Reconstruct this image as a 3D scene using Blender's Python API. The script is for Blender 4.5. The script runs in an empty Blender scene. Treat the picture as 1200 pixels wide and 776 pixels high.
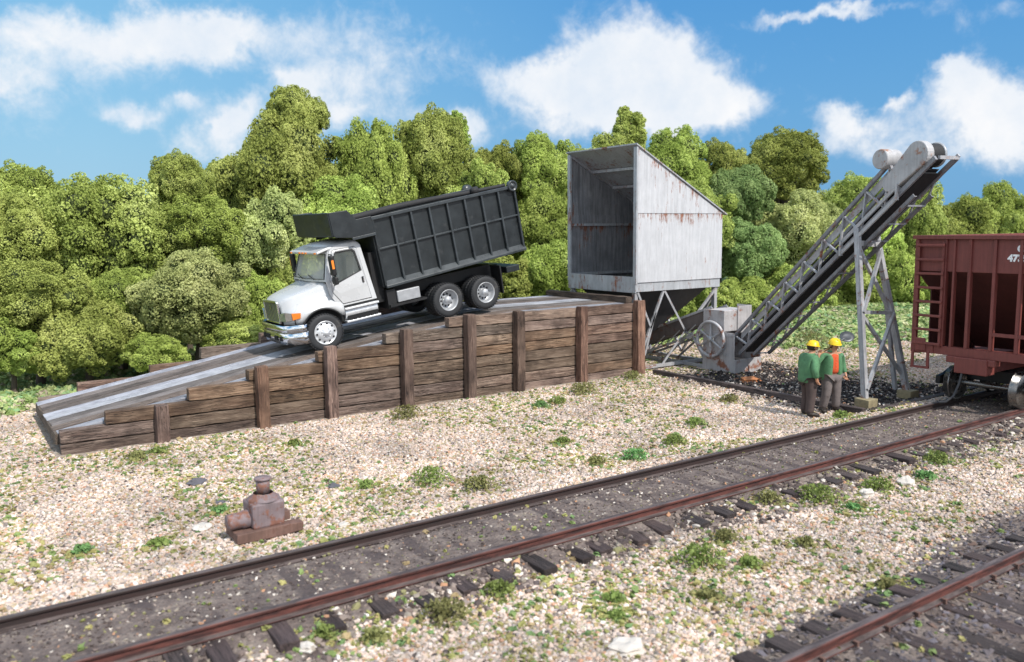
import bpy, bmesh, math, random
import numpy as np
from mathutils import Vector, Matrix, Euler
random.seed(7); rng = np.random.default_rng(11)
S = bpy.context.scene
COL = S.collection
PI = math.pi
R = math.radians

# ------------------------------------------------------------------ camera
F_PX, YAW, PITCH, ROLL, CAMH = 980.0, .602, .12, -.010, 4.48
def cam_axes():
    f = Vector((math.sin(YAW)*math.cos(PITCH), math.cos(YAW)*math.cos(PITCH), -math.sin(PITCH)))
    r = Vector((math.cos(YAW), -math.sin(YAW), 0)); u = r.cross(f)
    return f, r*math.cos(ROLL)+u*math.sin(ROLL), u*math.cos(ROLL)-r*math.sin(ROLL)
FW, RT, UP = cam_axes()
CAMP = Vector((0, 0, CAMH))
cd = bpy.data.cameras.new('camera'); cam = bpy.data.objects.new('camera', cd); COL.objects.link(cam)
cd.sensor_width = 36; cd.lens = F_PX/1200*36; cd.clip_end = 2000; cd.clip_start = .1
M = Matrix((RT, UP, -FW)).transposed().to_4x4(); M.translation = CAMP; cam.matrix_world = M
cd.dof.use_dof = True; cd.dof.focus_distance = 19.5; cd.dof.aperture_fstop = 0.75
S.camera = cam
def ray(px, py): return FW + RT*((px-600)/F_PX) - UP*((py-388)/F_PX)
def at(px, py, Y):
    d = ray(px, py); return CAMP + d*(Y/d.y)
def on_ground(px, py, z=0):
    d = ray(px, py); return CAMP + d*((z-CAMH)/d.z)

# ------------------------------------------------------------------ node helpers
class NT:
    def __init__(s, tree): s.t = tree; s.n = tree.nodes; s.l = tree.links
    def new(s, typ, ins=None, **kw):
        n = s.n.new(typ)
        for k, v in kw.items(): setattr(n, k, v)
        for k, v in (ins or {}).items():
            if hasattr(v, 'is_output') or isinstance(v, bpy.types.NodeSocket): s.l.new(v, n.inputs[k])
            else: n.inputs[k].default_value = v
        return n
    def math(s, op, a, b=0, c=0, clamp=False):
        n = s.new('ShaderNodeMath', {0: a, 1: b, 2: c}, operation=op); n.use_clamp = clamp; return n.outputs[0]
    def mapr(s, v, a, b, c=0, d=1):
        n = s.new('ShaderNodeMapRange', {'Value': v, 'From Min': a, 'From Max': b, 'To Min': c, 'To Max': d}); return n.outputs[0]
    def mix(s, f, a, b, bt='MIX'):
        n = s.n.new('ShaderNodeMix'); n.data_type = 'RGBA'; n.blend_type = bt
        for i, v in ((0, f), (6, a), (7, b)):
            if isinstance(v, bpy.types.NodeSocket): s.l.new(v, n.inputs[i])
            else: n.inputs[i].default_value = v
        return n.outputs[2]
    def noise(s, vec, scale, detail=4, rough=.6, dist=0):
        return s.new('ShaderNodeTexNoise', {'Vector': vec, 'Scale': scale, 'Detail': detail, 'Roughness': rough, 'Distortion': dist})
    def mapping(s, vec, scale=(1,1,1), loc=(0,0,0), rot=(0,0,0)):
        return s.new('ShaderNodeMapping', {'Vector': vec, 'Scale': scale, 'Location': loc, 'Rotation': rot}).outputs[0]
    def ramp(s, fac, stops, interp='LINEAR'):
        n = s.n.new('ShaderNodeValToRGB'); s.l.new(fac, n.inputs[0]); cr = n.color_ramp; cr.interpolation = interp
        while len(cr.elements) < len(stops): cr.elements.new(.5)
        for e, (p, c) in zip(cr.elements, stops): e.position = p; e.color = c if len(c) == 4 else (*c, 1)
        return n.outputs[0]
def c4(c): return (*c, 1) if len(c) == 3 else c
MATS = {}
def material(name):
    m = bpy.data.materials.new(name); m.use_nodes = True; t = NT(m.node_tree)
    b = [n for n in t.n if n.type == 'BSDF_PRINCIPLED'][0]; MATS[name] = m
    return m, t, b
def plug(t, b, **kw):
    for k, v in kw.items():
        k = k.replace('_', ' ')
        if isinstance(v, bpy.types.NodeSocket): t.l.new(v, b.inputs[k])
        else: b.inputs[k].default_value = v
def coords(t): return t.new('ShaderNodeTexCoord').outputs['Object']
def bump(t, h, strength, dist=.02):
    return t.new('ShaderNodeBump', {'Height': h, 'Strength': strength, 'Distance': dist}).outputs[0]

def simple(name, col, rough=.5, metal=0, var=.12, nscale=6, dirt=None, bumps=0):
    m, t, b = material(name); v = coords(t)
    n = t.noise(v, nscale, 5, .65)
    c = t.mix(t.mapr(n.outputs[0], .3, .7), c4(tuple(x*(1-var) for x in col)), c4(tuple(min(1, x*(1+var)) for x in col)))
    if dirt:
        n2 = t.noise(v, nscale*.6, 6, .75)
        c = t.mix(t.mapr(n2.outputs[0], dirt[1], dirt[1]+.12), c, c4(dirt[0]))
    rr = t.mapr(n.outputs[0], .3, .7, max(0, rough-.08), min(1, rough+.1))
    plug(t, b, Base_Color=c, Roughness=rr, Metallic=metal)
    if bumps: plug(t, b, Normal=bump(t, t.noise(v, nscale*5, 4).outputs[0], bumps, .01))
    return m

def g2_pre(t, vv): return t.noise(vv, .9, 2).outputs[0]
def wood(name, dark, mid, light, axis='X', rings=1.0, strength=.9, patch=None):
    """weathered timber, grain running along the given object axis"""
    m, t, b = material(name); v = coords(t)
    oi = t.new('ShaderNodeObjectInfo')
    off = t.new('ShaderNodeCombineXYZ', {0: t.math('MULTIPLY', oi.outputs['Random'], 37.), 1: t.math('MULTIPLY', oi.outputs['Random'], 11.), 2: t.math('MULTIPLY', oi.outputs['Random'], 23.)}).outputs[0]
    vv = t.new('ShaderNodeVectorMath', {0: v, 1: off}, operation='ADD').outputs[0]
    sc = {'X': (1.0, 13, 13), 'Z': (13, 13, 1.0), 'Y': (13, 1.0, 13)}[axis]
    g = t.noise(t.mapping(vv, sc), 2.2*rings, 8, .72, .6)
    sc2 = tuple(x*.35 if x > 2 else .45 for x in sc)
    g2 = t.noise(t.mapping(vv, sc2), 2.0, 5, .6, .4)
    c = t.ramp(g.outputs[0], [(.36, dark), (.455, mid), (.52, mid), (.64, light)])
    ck = t.noise(t.mapping(vv, tuple(x*1.5 if x > 2 else .5 for x in sc)), 1.3*rings, 3, .5, 1.2)
    crack = t.mapr(t.math('ABSOLUTE', t.math('SUBTRACT', ck.outputs[0], .5)), .0, .035, 1, 0)
    crack = t.math('MULTIPLY', crack, t.mapr(g2_pre(t, vv), .42, .58))

    c = t.mix(t.mapr(g2.outputs[0], .42, .66, 0, .7), c, c4(light))
    c = t.mix(t.mapr(t.noise(vv, 1.3, 3).outputs[0], .48, .66, 0, .7), c, c4(tuple(x*.55 for x in mid)))
    c = t.mix(t.math('MULTIPLY', crack, .9), c, c4(tuple(x*.6 for x in dark)))
    if patch:
        c = t.mix(t.mapr(t.noise(t.mapping(vv, tuple(x*.3 if x > 2 else .3 for x in sc)), 1.7, 5, .7).outputs[0], .42, .6, 0, .85), c, c4(patch))
    hsv = t.new('ShaderNodeHueSaturation', {'Color': c, 'Hue': t.mapr(t.math('FRACT', t.math('MULTIPLY', oi.outputs['Random'], 7.3)), 0, 1, .488, .508), 'Saturation': t.mapr(t.math('FRACT', t.math('MULTIPLY', oi.outputs['Random'], 3.7)), 0, 1, .75, 1.15), 'Value': t.mapr(oi.outputs['Random'], 0, 1, .68, 1.35)})
    h = t.math('SUBTRACT', t.math('ADD', g.outputs[0], t.math('MULTIPLY', g2.outputs[0], .6)), t.math('MULTIPLY', crack, .35))
    plug(t, b, Base_Color=hsv.outputs[0], Roughness=.88, Normal=bump(t, h, strength, .05))
    return m

def rusty(name, col, rough=.55, metal=.0, amount=.5, streak=True, ribs=0, rust=(.16, .06, .028), rscale=1.0, seam=None, var=.15, grime=.35, slope=None):
    m, t, b = material(name); v = coords(t)
    sep = t.new('ShaderNodeSeparateXYZ', {0: v}).outputs
    base = t.mix(t.mapr(t.noise(v, 2.2, 6, .7).outputs[0], .35, .65), c4(tuple(x*(1-var) for x in col)), c4(tuple(min(1, x*(1+var)) for x in col)))
    # vertical grime streaks
    st = t.noise(t.mapping(v, (7, 7, .45)), 2.0, 6, .7)
    base = t.mix(t.mapr(st.outputs[0], .44, .64, 0, grime), base, c4(tuple(x*.45 for x in col)))
    n1 = t.noise(t.mapping(v, (5, 5, .7) if streak else (1, 1, 1)), 1.8*rscale, 7, .75)
    n2 = t.noise(v, 1.1*rscale, 5, .7)
    k = t.math('ADD', t.math('MULTIPLY', n1.outputs[0], .55), t.math('MULTIPLY', n2.outputs[0], .45))
    if seam:   # rust runs down from the seam lines (object z heights)
        for zz, wd in seam:
            d = t.math('SUBTRACT', zz, sep[2])
            msk = t.math('MULTIPLY', t.mapr(d, -.01, .03), t.mapr(d, .05, wd, 1, 0))
            k = t.math('ADD', k, t.math('MULTIPLY', msk, .085))
    if slope:
        d = t.math('SUBTRACT', t.math('ADD', slope[0], t.math('MULTIPLY', sep[0], slope[1])), sep[2])
        msk = t.math('MULTIPLY', t.mapr(d, -.01, .03), t.mapr(d, .05, slope[2], 1, 0))
        k = t.math('ADD', k, t.math('MULTIPLY', msk, .065))
    th = .635-.17*amount
    f = t.mapr(k, th, th+.06, 0, .92)
    rc = t.mix(t.mapr(t.noise(v, 9, 4).outputs[0], .3, .7), c4(rust), c4((rust[0]*1.9, rust[1]*1.7, rust[2]*1.6)))
    c = t.mix(f, base, rc)
    h = t.math('MULTIPLY', f, .3)
    if ribs:
        w = t.math('SINE', t.math('MULTIPLY', t.math('ADD', sep[0], sep[1]), ribs*2*PI))
        h = t.math('ADD', h, t.math('MULTIPLY', w, .35))
    plug(t, b, Base_Color=c, Roughness=t.mapr(f, 0, 1, rough, .9), Metallic=metal, Normal=bump(t, h, .5, .012))
    return m

# ------------------------------------------------------------------ mesh helpers
class MB:
    def __init__(s): s.v = []; s.f = []; s.sm = []
    def add(s, vs, fs, smooth=False):
        o = len(s.v); s.v += [tuple(v) for v in vs]; s.f += [tuple(i+o for i in f) for f in fs]; s.sm += [smooth]*len(fs); return s
    def box(s, c, d, rot=None):
        x, y, z = d[0]/2, d[1]/2, d[2]/2
        vs = [Vector((i*x, j*y, k*z)) for i in (-1, 1) for j in (-1, 1) for k in (-1, 1)]
        if rot is not None: vs = [rot @ v for v in vs]
        c = Vector(c); vs = [v+c for v in vs]
        return s.add(vs, [(0,1,3,2), (4,6,7,5), (0,4,5,1), (2,3,7,6), (0,2,6,4), (1,5,7,3)])
    def b2(s, a, b): return s.box([(a[i]+b[i])/2 for i in range(3)], [abs(b[i]-a[i]) for i in range(3)])
    def beam(s, p, q, w, h, up=(0, 0, 1)):
        p, q = Vector(p), Vector(q); d = (q-p); L = d.length; x = d.normalized(); u = Vector(up)
        y = u.cross(x)
        if y.length < 1e-4: y = Vector((0, 1, 0)).cross(x)
        y.normalize(); z = x.cross(y); r = Matrix((x, y, z)).transposed()
        return s.box((p+q)/2, (L, w, h), r)
    def angle(s, p, q, w, t=.02, up=(0, 0, 1), flip=1):
        """rolled L section"""
        p, q = Vector(p), Vector(q); x = (q-p).normalized(); u = Vector(up); y = u.cross(x)
        if y.length < 1e-4: y = Vector((0, 1, 0)).cross(x)
        y.normalize(); z = x.cross(y)
        s.beam(p, q, w, t, up); o = (z*(w/2)-y*(flip*w/2)+y*(flip*t/2))
        return s.beam(p+o+z*t*.2, q+o+z*t*.2, t, w-t, up)
    def tube(s, pts, r, n=10, caps=True):
        pts = [Vector(p) for p in pts]; rs = r if isinstance(r, (list, tuple)) else [r]*len(pts)
        rings = []; prev = None
        for i, p in enumerate(pts):
            d = (pts[min(i+1, len(pts)-1)]-pts[max(i-1, 0)]).normalized()
            a = prev if prev is not None else (Vector((0, 0, 1)) if abs(d.z) < .9 else Vector((1, 0, 0)))
            x = (a-d*a.dot(d)).normalized(); prev = x; y = d.cross(x)
            rings.append([p+(x*math.cos(2*PI*k/n)+y*math.sin(2*PI*k/n))*rs[i] for k in range(n)])
        vs = [v for rg in rings for v in rg]
        fs = [(i*n+k, i*n+(k+1) % n, (i+1)*n+(k+1) % n, (i+1)*n+k) for i in range(len(pts)-1) for k in range(n)]
        s.add(vs, fs, True)
        if caps:
            s.add(rings[0], [tuple(range(n))[::-1]]); s.add(rings[-1], [tuple(range(n))])
        return s
    def lathe(s, prof, c=(0,0,0), axis=(0,1,0), n=32, smooth=True):
        """prof: list of (distance along axis, radius)"""
        ax = Vector(axis).normalized(); a = Vector((0,0,1)) if abs(ax.z) < .9 else Vector((1,0,0))
        x = (a-ax*a.dot(ax)).normalized(); y = ax.cross(x); c = Vector(c)
        vs = [c+ax*d+(x*math.cos(2*PI*k/n)+y*math.sin(2*PI*k/n))*r for d, r in prof for k in range(n)]
        fs = [(i*n+k, i*n+(k+1) % n, (i+1)*n+(k+1) % n, (i+1)*n+k) for i in range(len(prof)-1) for k in range(n)]
        return s.add(vs, fs, smooth)
    def prism(s, poly, a, b, plane='XZ'):
        """poly in plane, extruded along the third axis from a to b"""
        def P(u, v, w): return {'XZ': (u, w, v), 'XY': (u, v, w), 'YZ': (w, u, v)}[plane]
        n = len(poly); vs = [P(u, v, a) for u, v in poly]+[P(u, v, b) for u, v in poly]
        fs = [tuple(range(n)), tuple(range(n, 2*n))[::-1]]+[(i, i+n, (i+1) % n+n, (i+1) % n) for i in range(n)]
        return s.add(vs, fs)
    def ringface(s, outer, inner, closed=True):
        n = len(outer); return s.add(list(outer)+list(inner), [(i, (i+1) % n, (i+1) % n+n, i+n) for i in range(n if closed else n-1)])
    def build(s, name, mat, parent=None, bevel=0, solid=0, subsurf=0, fix=True):
        me = bpy.data.meshes.new(name); me.from_pydata(s.v, [], s.f)
        me.polygons.foreach_set('use_smooth', s.sm)
        if fix:
            bm = bmesh.new(); bm.from_mesh(me); bmesh.ops.recalc_face_normals(bm, faces=bm.faces); bm.to_mesh(me); bm.free()
        me.materials.append(MATS[mat] if isinstance(mat, str) else mat)
        o = bpy.data.objects.new(name, me); COL.objects.link(o)
        if parent: o.parent = parent
        if solid: md = o.modifiers.new('solid', 'SOLIDIFY'); md.thickness = solid; md.offset = 0
        if bevel: md = o.modifiers.new('bevel', 'BEVEL'); md.width = bevel; md.segments = 2; md.limit_method = 'ANGLE'; md.angle_limit = R(40); md.harden_normals = False
        if subsurf: md = o.modifiers.new('sub', 'SUBSURF'); md.levels = subsurf; md.render_levels = subsurf
        return o
def tag(o, label=None, cat=None, group=None, kind=None):
    if label: o['label'] = label
    if cat: o['category'] = cat
    if group: o['group'] = group
    if kind: o['kind'] = kind
    return o
def empty(name, loc=(0,0,0), rot=(0,0,0), **kw):
    o = bpy.data.objects.new(name, None); COL.objects.link(o); o.location = loc; o.rotation_euler = rot; o.empty_display_size = .2
    tag(o, **kw); return o
def kids(o): return [c for c in COL.objects if c.parent == o]
def copy_tree(o, parent=None):
    c = o.copy(); COL.objects.link(c)
    if parent: c.parent = parent
    for ch in kids(o): copy_tree(ch, c)
    return c
def jitter_timber(p, q, w, h, name, mat, parent, j=.012, seg=None):
    """a sawn but weathered timber: slightly uneven box along p->q with its origin at the middle"""
    p, q = Vector(p), Vector(q); L = (q-p).length; n = seg or max(3, int(L/.35)); x = (q-p).normalized()
    up = Vector((0,0,1)) if abs(x.z) < .9 else Vector((0,1,0)); y = up.cross(x).normalized(); z = x.cross(y)
    mb = MB(); vs = []
    cw = [(-1,-1), (1,-1), (1,1), (-1,1)]
    for i in range(n+1):
        t = i/n
        for a, b_ in cw:
            e = .006 if i in (0, n) else 0
            vs.append(x*(t-.5)*L + y*(a*(w/2-e)+random.uniform(-j, j)*.7) + z*(b_*(h/2-e)+random.uniform(-j, j)*.7) + x*(random.uniform(-j, j) if i in (0, n) else 0))
    fs = [(i*4+k, i*4+(k+1) % 4, (i+1)*4+(k+1) % 4, (i+1)*4+k) for i in range(n) for k in range(4)]+[(3,2,1,0), (n*4, n*4+1, n*4+2, n*4+3)]
    mb.add(vs, fs)
    o = mb.build(name, mat, parent, bevel=.012); o.location = (p+q)/2
    if parent: o.location = (p+q)/2-Vector(parent.location)
    return o
# ------------------------------------------------------------------ light and sky
SUNV = Vector((.10, -.76, .80)).normalized()
sl = bpy.data.lights.new('sun', 'SUN'); sl.energy = 4.6; sl.angle = R(.5); sl.color = (1, .955, .88)
sun = bpy.data.objects.new('sun', sl); COL.objects.link(sun); sun.rotation_euler = (-SUNV).to_track_quat('-Z', 'Y').to_euler(); sun.location = (0, -20, 40)
W = bpy.data.worlds.new('World'); S.world = W; W.use_nodes = True; t = NT(W.node_tree)
bg = [n for n in t.n if n.type == 'BACKGROUND'][0]
sky = t.new('ShaderNodeTexSky'); sky.sky_type = 'NISHITA'; sky.sun_disc = False
sky.sun_elevation = math.asin(SUNV.z); sky.sun_rotation = math.atan2(SUNV.x, SUNV.y); sky.air_density = 1.6; sky.ozone_density = 2.5
g = t.new('ShaderNodeTexCoord').outputs['Generated']
nrm = t.new('ShaderNodeVectorMath', {0: g}, operation='NORMALIZE').outputs[0]
sx = t.new('ShaderNodeSeparateXYZ', {0: nrm}).outputs
nz = t.noise(nrm, 9, 6, .62); nz2 = t.noise(nrm, 34, 5, .6)
wn = t.new('ShaderNodeSeparateColor', {0: nz.outputs['Color']}).outputs; wn2 = t.new('ShaderNodeSeparateColor', {0: nz2.outputs['Color']}).outputs
az = t.math('ADD', t.math('ARCTAN2', sx[0], sx[1]), t.math('ADD', t.math('MULTIPLY', t.math('SUBTRACT', wn[0], .5), .10), t.math('MULTIPLY', t.math('SUBTRACT', wn2[0], .5), .035)))
el = t.math('ADD', t.math('ARCSINE', sx[2]), t.math('ADD', t.math('MULTIPLY', t.math('SUBTRACT', wn[1], .5), .07), t.math('MULTIPLY', t.math('SUBTRACT', wn2[1], .5), .03)))
def azel(px, py):
    d = ray(px, py).normalized(); return math.atan2(d.x, d.y), math.asin(d.z)
CL = [(735,62,62,46,1.25),(690,92,55,34,1.1),(785,100,62,42,1.15),(745,122,85,26,.9),(618,92,46,26,.8),(845,122,60,22,.55),(720,150,100,16,.35),(800,140,60,30,.5),
      (1130,105,42,30,.9),(1180,140,48,34,.95),(1105,85,22,14,.6),(1195,170,50,30,.7),(980,128,28,12,.6),(1003,142,24,12,.6),(1055,120,14,9,.7),(1060,150,80,28,.45),(975,165,45,22,.5),(1090,180,80,22,.35),
      (2,112,36,24,.7),(165,132,30,14,.65),(212,118,18,10,.65),(250,165,45,28,.75),(285,128,36,22,.85),(262,142,22,12,.8),(352,98,22,14,.7),(390,140,30,16,.6),(545,150,32,22,.85),(520,132,24,12,.6),
      (60,34,150,22,.6),(210,42,90,30,.78),(270,30,65,20,.65),(20,78,65,28,.65),(130,70,80,30,.35),(420,48,115,42,.48),(390,100,70,34,.42),(940,14,60,8,.5),(1000,14,90,8,.5),(1160,20,50,20,.35),(70,150,90,50,.2),(450,130,90,50,.25),(870,60,30,20,.12)]
tot = None
for px, py, rx, ry, w in CL:
    a0, e0 = azel(px, py); a1, _ = azel(px+rx, py); _, e1 = azel(px, py-ry)
    ra, re = abs(a1-a0), abs(e1-e0)
    u = t.math('MULTIPLY', t.math('SUBTRACT', az, a0), 1/ra); v = t.math('MULTIPLY', t.math('SUBTRACT', el, e0), 1/re)
    d2 = t.math('ADD', t.math('MULTIPLY', u, u), t.math('MULTIPLY', v, v))
    k = t.math('MULTIPLY', t.math('EXPONENT', t.math('MULTIPLY', d2, -.9)), w)
    tot = k if tot is None else t.math('ADD', tot, k)
fine = t.noise(nrm, 22, 8, .68, .3)
dens = t.math('ADD', tot, t.math('MULTIPLY', t.math('SUBTRACT', fine.outputs[0], .5), 1.25))
# broken cloud added in the unseen rest of the sky, brightened below as frontal fill
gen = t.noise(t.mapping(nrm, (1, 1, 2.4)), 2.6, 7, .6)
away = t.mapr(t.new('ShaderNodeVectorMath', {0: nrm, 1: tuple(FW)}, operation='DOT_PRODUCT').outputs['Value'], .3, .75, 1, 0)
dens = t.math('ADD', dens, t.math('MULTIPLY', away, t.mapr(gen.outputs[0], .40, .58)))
cf = t.new('ShaderNodeMapRange', {'Value': dens, 'From Min': .16, 'From Max': .98, 'To Min': 0, 'To Max': 1}, interpolation_type='SMOOTHSTEP').outputs[0]
hor = t.mapr(sx[2], 0, .30)
side = t.mapr(t.math('ARCTAN2', sx[0], sx[1]), .15, .75)
low = t.mix(side, (2.9, 6.2, 9.2, 1), (1.05, 4.2, 8.1, 1)); high = t.mix(side, (1.8, 5.1, 8.6, 1), (.46, 3.05, 7.4, 1))
blue = t.mix(hor, low, high)
blue = t.mix(.22, blue, sky.outputs[0])
shade = t.mapr(t.noise(nrm, 14, 5, .6).outputs[0], .35, .7)
white = t.mix(shade, (7.9, 8.6, 9.5, 1), (9.9, 9.9, 10.0, 1))
white = t.mix(away, white, (15.5, 15.5, 15.6, 1))  # unseen clouds made brighter than the visible ones for fill light
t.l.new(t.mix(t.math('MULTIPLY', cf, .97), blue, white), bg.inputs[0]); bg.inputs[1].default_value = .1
S.view_settings.view_transform = 'Standard'; S.view_settings.look = 'None'; S.view_settings.exposure = 0; S.view_settings.gamma = 1
S.cycles.max_bounces = 5; S.cycles.diffuse_bounces = 3; S.cycles.glossy_bounces = 3; S.cycles.transmission_bounces = 3; S.cycles.transparent_max_bounces = 12; S.cycles.sample_clamp_indirect = 6

# ------------------------------------------------------------------ materials
wood('wall_timber', (.030,.017,.012), (.150,.092,.064), (.34,.24,.175), 'X')
wood('post_timber', (.028,.016,.012), (.150,.083,.054), (.34,.215,.145), 'Z')
wood('cap_timber', (.03,.02,.014), (.10,.07,.05), (.19,.145,.11), 'Y')
wood('deck_brown', (.035,.026,.023), (.145,.112,.098), (.25,.20,.175), 'X', strength=.6)
wood('deck_grey', (.05,.042,.040), (.165,.138,.128), (.27,.235,.22), 'X', strength=.5)
wood('deck_blue', (.10,.105,.13), (.30,.305,.35), (.46,.47,.52), 'X', strength=.5)
wood('tie_wood', (.014,.010,.010), (.055,.038,.037), (.10,.072,.068), 'Y')
wood('kerb_timber', (.03,.022,.02), (.11,.083,.078), (.19,.15,.14), 'Y')
rusty('gable_metal', (.56,.565,.59), .55, .1, .42, True, ribs=5.5, slope=(6.98, -1.99/3.86, .9), var=.07, grime=.30)
rusty('sheet_metal', (.56,.565,.59), .55, .1, .42, True, ribs=5.5, seam=[(5.0,.55),(6.99,.9)], var=.07, grime=.30)
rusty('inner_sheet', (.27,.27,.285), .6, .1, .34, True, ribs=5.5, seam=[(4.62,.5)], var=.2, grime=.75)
rusty('skirt_metal', (.42,.435,.46), .55, .1, .62, True, var=.12, rscale=1.6)
rusty('frame_steel', (.42,.42,.44), .5, .2, .55, False, rscale=2.2, var=.2)
rusty('conveyor_steel', (.26,.26,.28), .5, .2, .50, False, rscale=2.4, var=.2)
rusty('boot_steel', (.43,.41,.415), .65, 0, .62, False, rscale=1.5, var=.12)
rusty('drum_steel', (.43,.425,.435), .6, 0, .50, False, rscale=1.7, rust=(.20,.10,.06), var=.14)
rusty('dark_steel', (.05,.05,.055), .6, .1, .25, False, rscale=2)
rusty('stand_iron', (.22,.17,.18), .65, .05, .82, False, rscale=3, rust=(.14,.065,.045), var=.2)
rusty('rust_plate', (.15,.085,.068), .8, 0, .3, False, rscale=3, rust=(.08,.04,.03), var=.3)
rusty('feeder_steel', (.13,.11,.105), .7, 0, .6, False, rscale=1.6, rust=(.10,.05,.035), var=.2)
simple('black_belt', (.018,.018,.020), .75, 0, .3, 9)
simple('black_body', (.015,.019,.0215), .40, 0, .35, 3, dirt=((.045,.048,.05), .58))
simple('black_frame', (.010,.010,.011), .55, 0, .3, 5)
simple('rib_edge', (.038,.045,.050), .30, 0, .3, 3)
simple('silver_paint', (.52,.525,.535), .28, .08, .04, 1.2)
simple('chrome', (.82,.83,.85), .16, 1, .04, 3)
simple('polished_rim', (.75,.76,.78), .42, .6, .08, 8)
simple('rim_grey', (.42,.43,.45), .42, .4, .12, 8)
simple('dark_hole', (.008,.008,.009), .8, 0)
simple('tyre_rubber', (.026,.027,.030), .72, 0, .25, 4, dirt=((.09,.078,.068), .56), bumps=.2)
simple('amber_lens', (.85,.24,.03), .2)
simple('clear_lens', (.42,.43,.42), .12, .7)
simple('grille_mesh', (.17,.19,.13), .4, .4, .3, 30)
simple('seat_cloth', (.55,.53,.48), .9)
simple('dash_plastic', (.05,.05,.052), .7)
simple('white_letter', (.95,.94,.92), .6)
rusty('freight_red', (.195,.050,.041), .55, 0, .12, True, rust=(.07,.03,.02), var=.10, grime=.35)
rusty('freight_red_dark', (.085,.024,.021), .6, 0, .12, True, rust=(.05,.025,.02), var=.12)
simple('wheel_steel', (.22,.215,.21), .28, .9, .2, 6)
simple('footing_concrete', (.26,.215,.13), .9, 0, .25, 9, bumps=.6)
simple('hat_yellow', (.78,.52,.01), .4, 0, .06)
simple('coat_green', (.085,.21,.10), .85, 0, .25, 7, dirt=((.04,.10,.05), .58), bumps=.5)
simple('coat_lining', (.035,.09,.045), .9, 0, .2, 7)
simple('shirt_orange', (.62,.085,.025), .85, 0, .2, 12)
simple('trouser_grey', (.15,.125,.12), .9, 0, .25, 8, dirt=((.06,.045,.04), .58), bumps=.5)
simple('trouser_brown', (.075,.052,.048), .9, 0, .25, 8, bumps=.5)
simple('skin', (.50,.25,.15), .55, 0, .1, 12)
simple('hair', (.03,.02,.016), .8)
simple('boot_leather', (.022,.015,.012), .6)
simple('handle_wood', (.45,.25,.10), .6, 0, .15)
simple('shovel_steel', (.09,.095,.105), .45, .5, .2)
m, t, b = material('windshield_glass'); plug(t, b, Base_Color=(.72,.74,.72,1), Roughness=.05, Alpha=.48, IOR=1.5, Specular_IOR_Level=.6)
m, t, b = material('cab_glass'); plug(t, b, Base_Color=(.16,.19,.18,1), Roughness=.03, Alpha=.30, IOR=1.5, Specular_IOR_Level=.9)
# rail: rusty web and foot, browner rolled top
m, t, b = material('rail_steel'); v = coords(t); geo = t.new('ShaderNodeNewGeometry')
nzv = t.new('ShaderNodeSeparateXYZ', {0: geo.outputs['Normal']}).outputs
n1 = t.noise(t.mapping(v, (.8, 6, 6)), 3, 7, .7)
oi = t.new('ShaderNodeObjectInfo').outputs
red = t.mix(t.mapr(n1.outputs[0], .40, .60), (.035,.014,.013,1), (.125,.040,.031,1))
red = t.mix(oi['Alpha'], (.022,.015,.014,1), red)  # low alpha darkens the far rail's web colour to stand for shade
top = t.mix(t.mapr(n1.outputs[0], .40, .60), (.045,.032,.030,1), (.125,.098,.094,1))
plug(t, b, Base_Color=t.mix(t.mapr(nzv[2], .75, .95), red, top), Roughness=.62, Normal=bump(t, n1.outputs[0], .4, .01))
# ------------------------------------------------------------------ terrain
_tab = rng.random((256, 256))
def vn(x, y, s, ox=0.0):
    x = np.asarray(x, float)*s+ox+500; y = np.asarray(y, float)*s+ox*.7+500
    xi = np.floor(x).astype(int); yi = np.floor(y).astype(int); fx = x-xi; fy = y-yi
    fx = fx*fx*(3-2*fx); fy = fy*fy*(3-2*fy)
    a = _tab[xi % 256, yi % 256]; b = _tab[(xi+1) % 256, yi % 256]; c = _tab[xi % 256, (yi+1) % 256]; d = _tab[(xi+1) % 256, (yi+1) % 256]
    return (a*(1-fx)+b*fx)*(1-fy)+(c*(1-fx)+d*fx)*fy
def fbm(x, y, s, o=3, ox=0.0): return sum(vn(x, y, s*2**k, ox+17*k)*.5**k for k in range(o))/sum(.5**k for k in range(o))
def ss(v, a, b): q = np.clip((v-a)/(b-a), 0, 1); return q*q*(3-2*q)
def height(x, y):
    x = np.asarray(x, float); y = np.asarray(y, float)
    h = (fbm(x, y, .5)-.5)*.07+(fbm(x, y, 2.2, 2, 9)-.5)*.03
    n = (vn(x, y, 2.5, 31)-.5)*.03
    bed = ss(y, 8.1, 8.95)*(1-ss(y, 10.8, 11.7))
    inn = ss(y, 8.93, 9.05)*(1-ss(y, 10.30, 10.42))
    hb = .120+n*.7+inn*.062+.10*ss(y, 10.38, 10.62)+.0*x - .02*(1-ss(y, 8.5, 8.95))
    h = h*(1-bed)+hb*bed
    bb = 1-ss(y, 4.98, 5.9)
    h = h*(1-bb)+(.115+n)*bb
    g = zone_grass(x, y); h = h+g*(fbm(x, y, .8, 3, 5)-.35)*.35
    c = zone_coal(x, y); h = h+c*(fbm(x, y, 1.2, 3, 77)-.3)*.16
    far = ss(y, 24, 45); h = h+far*.6*fbm(x, y, .15, 2, 3)
    inr = ss(x, 1.9, 2.4)*(1-ss(x, 17.4, 17.9))*ss(y, 19.1, 19.4)*(1-ss(y, 22.9, 23.2))
    return h*(1-inr)-.05*inr
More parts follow.
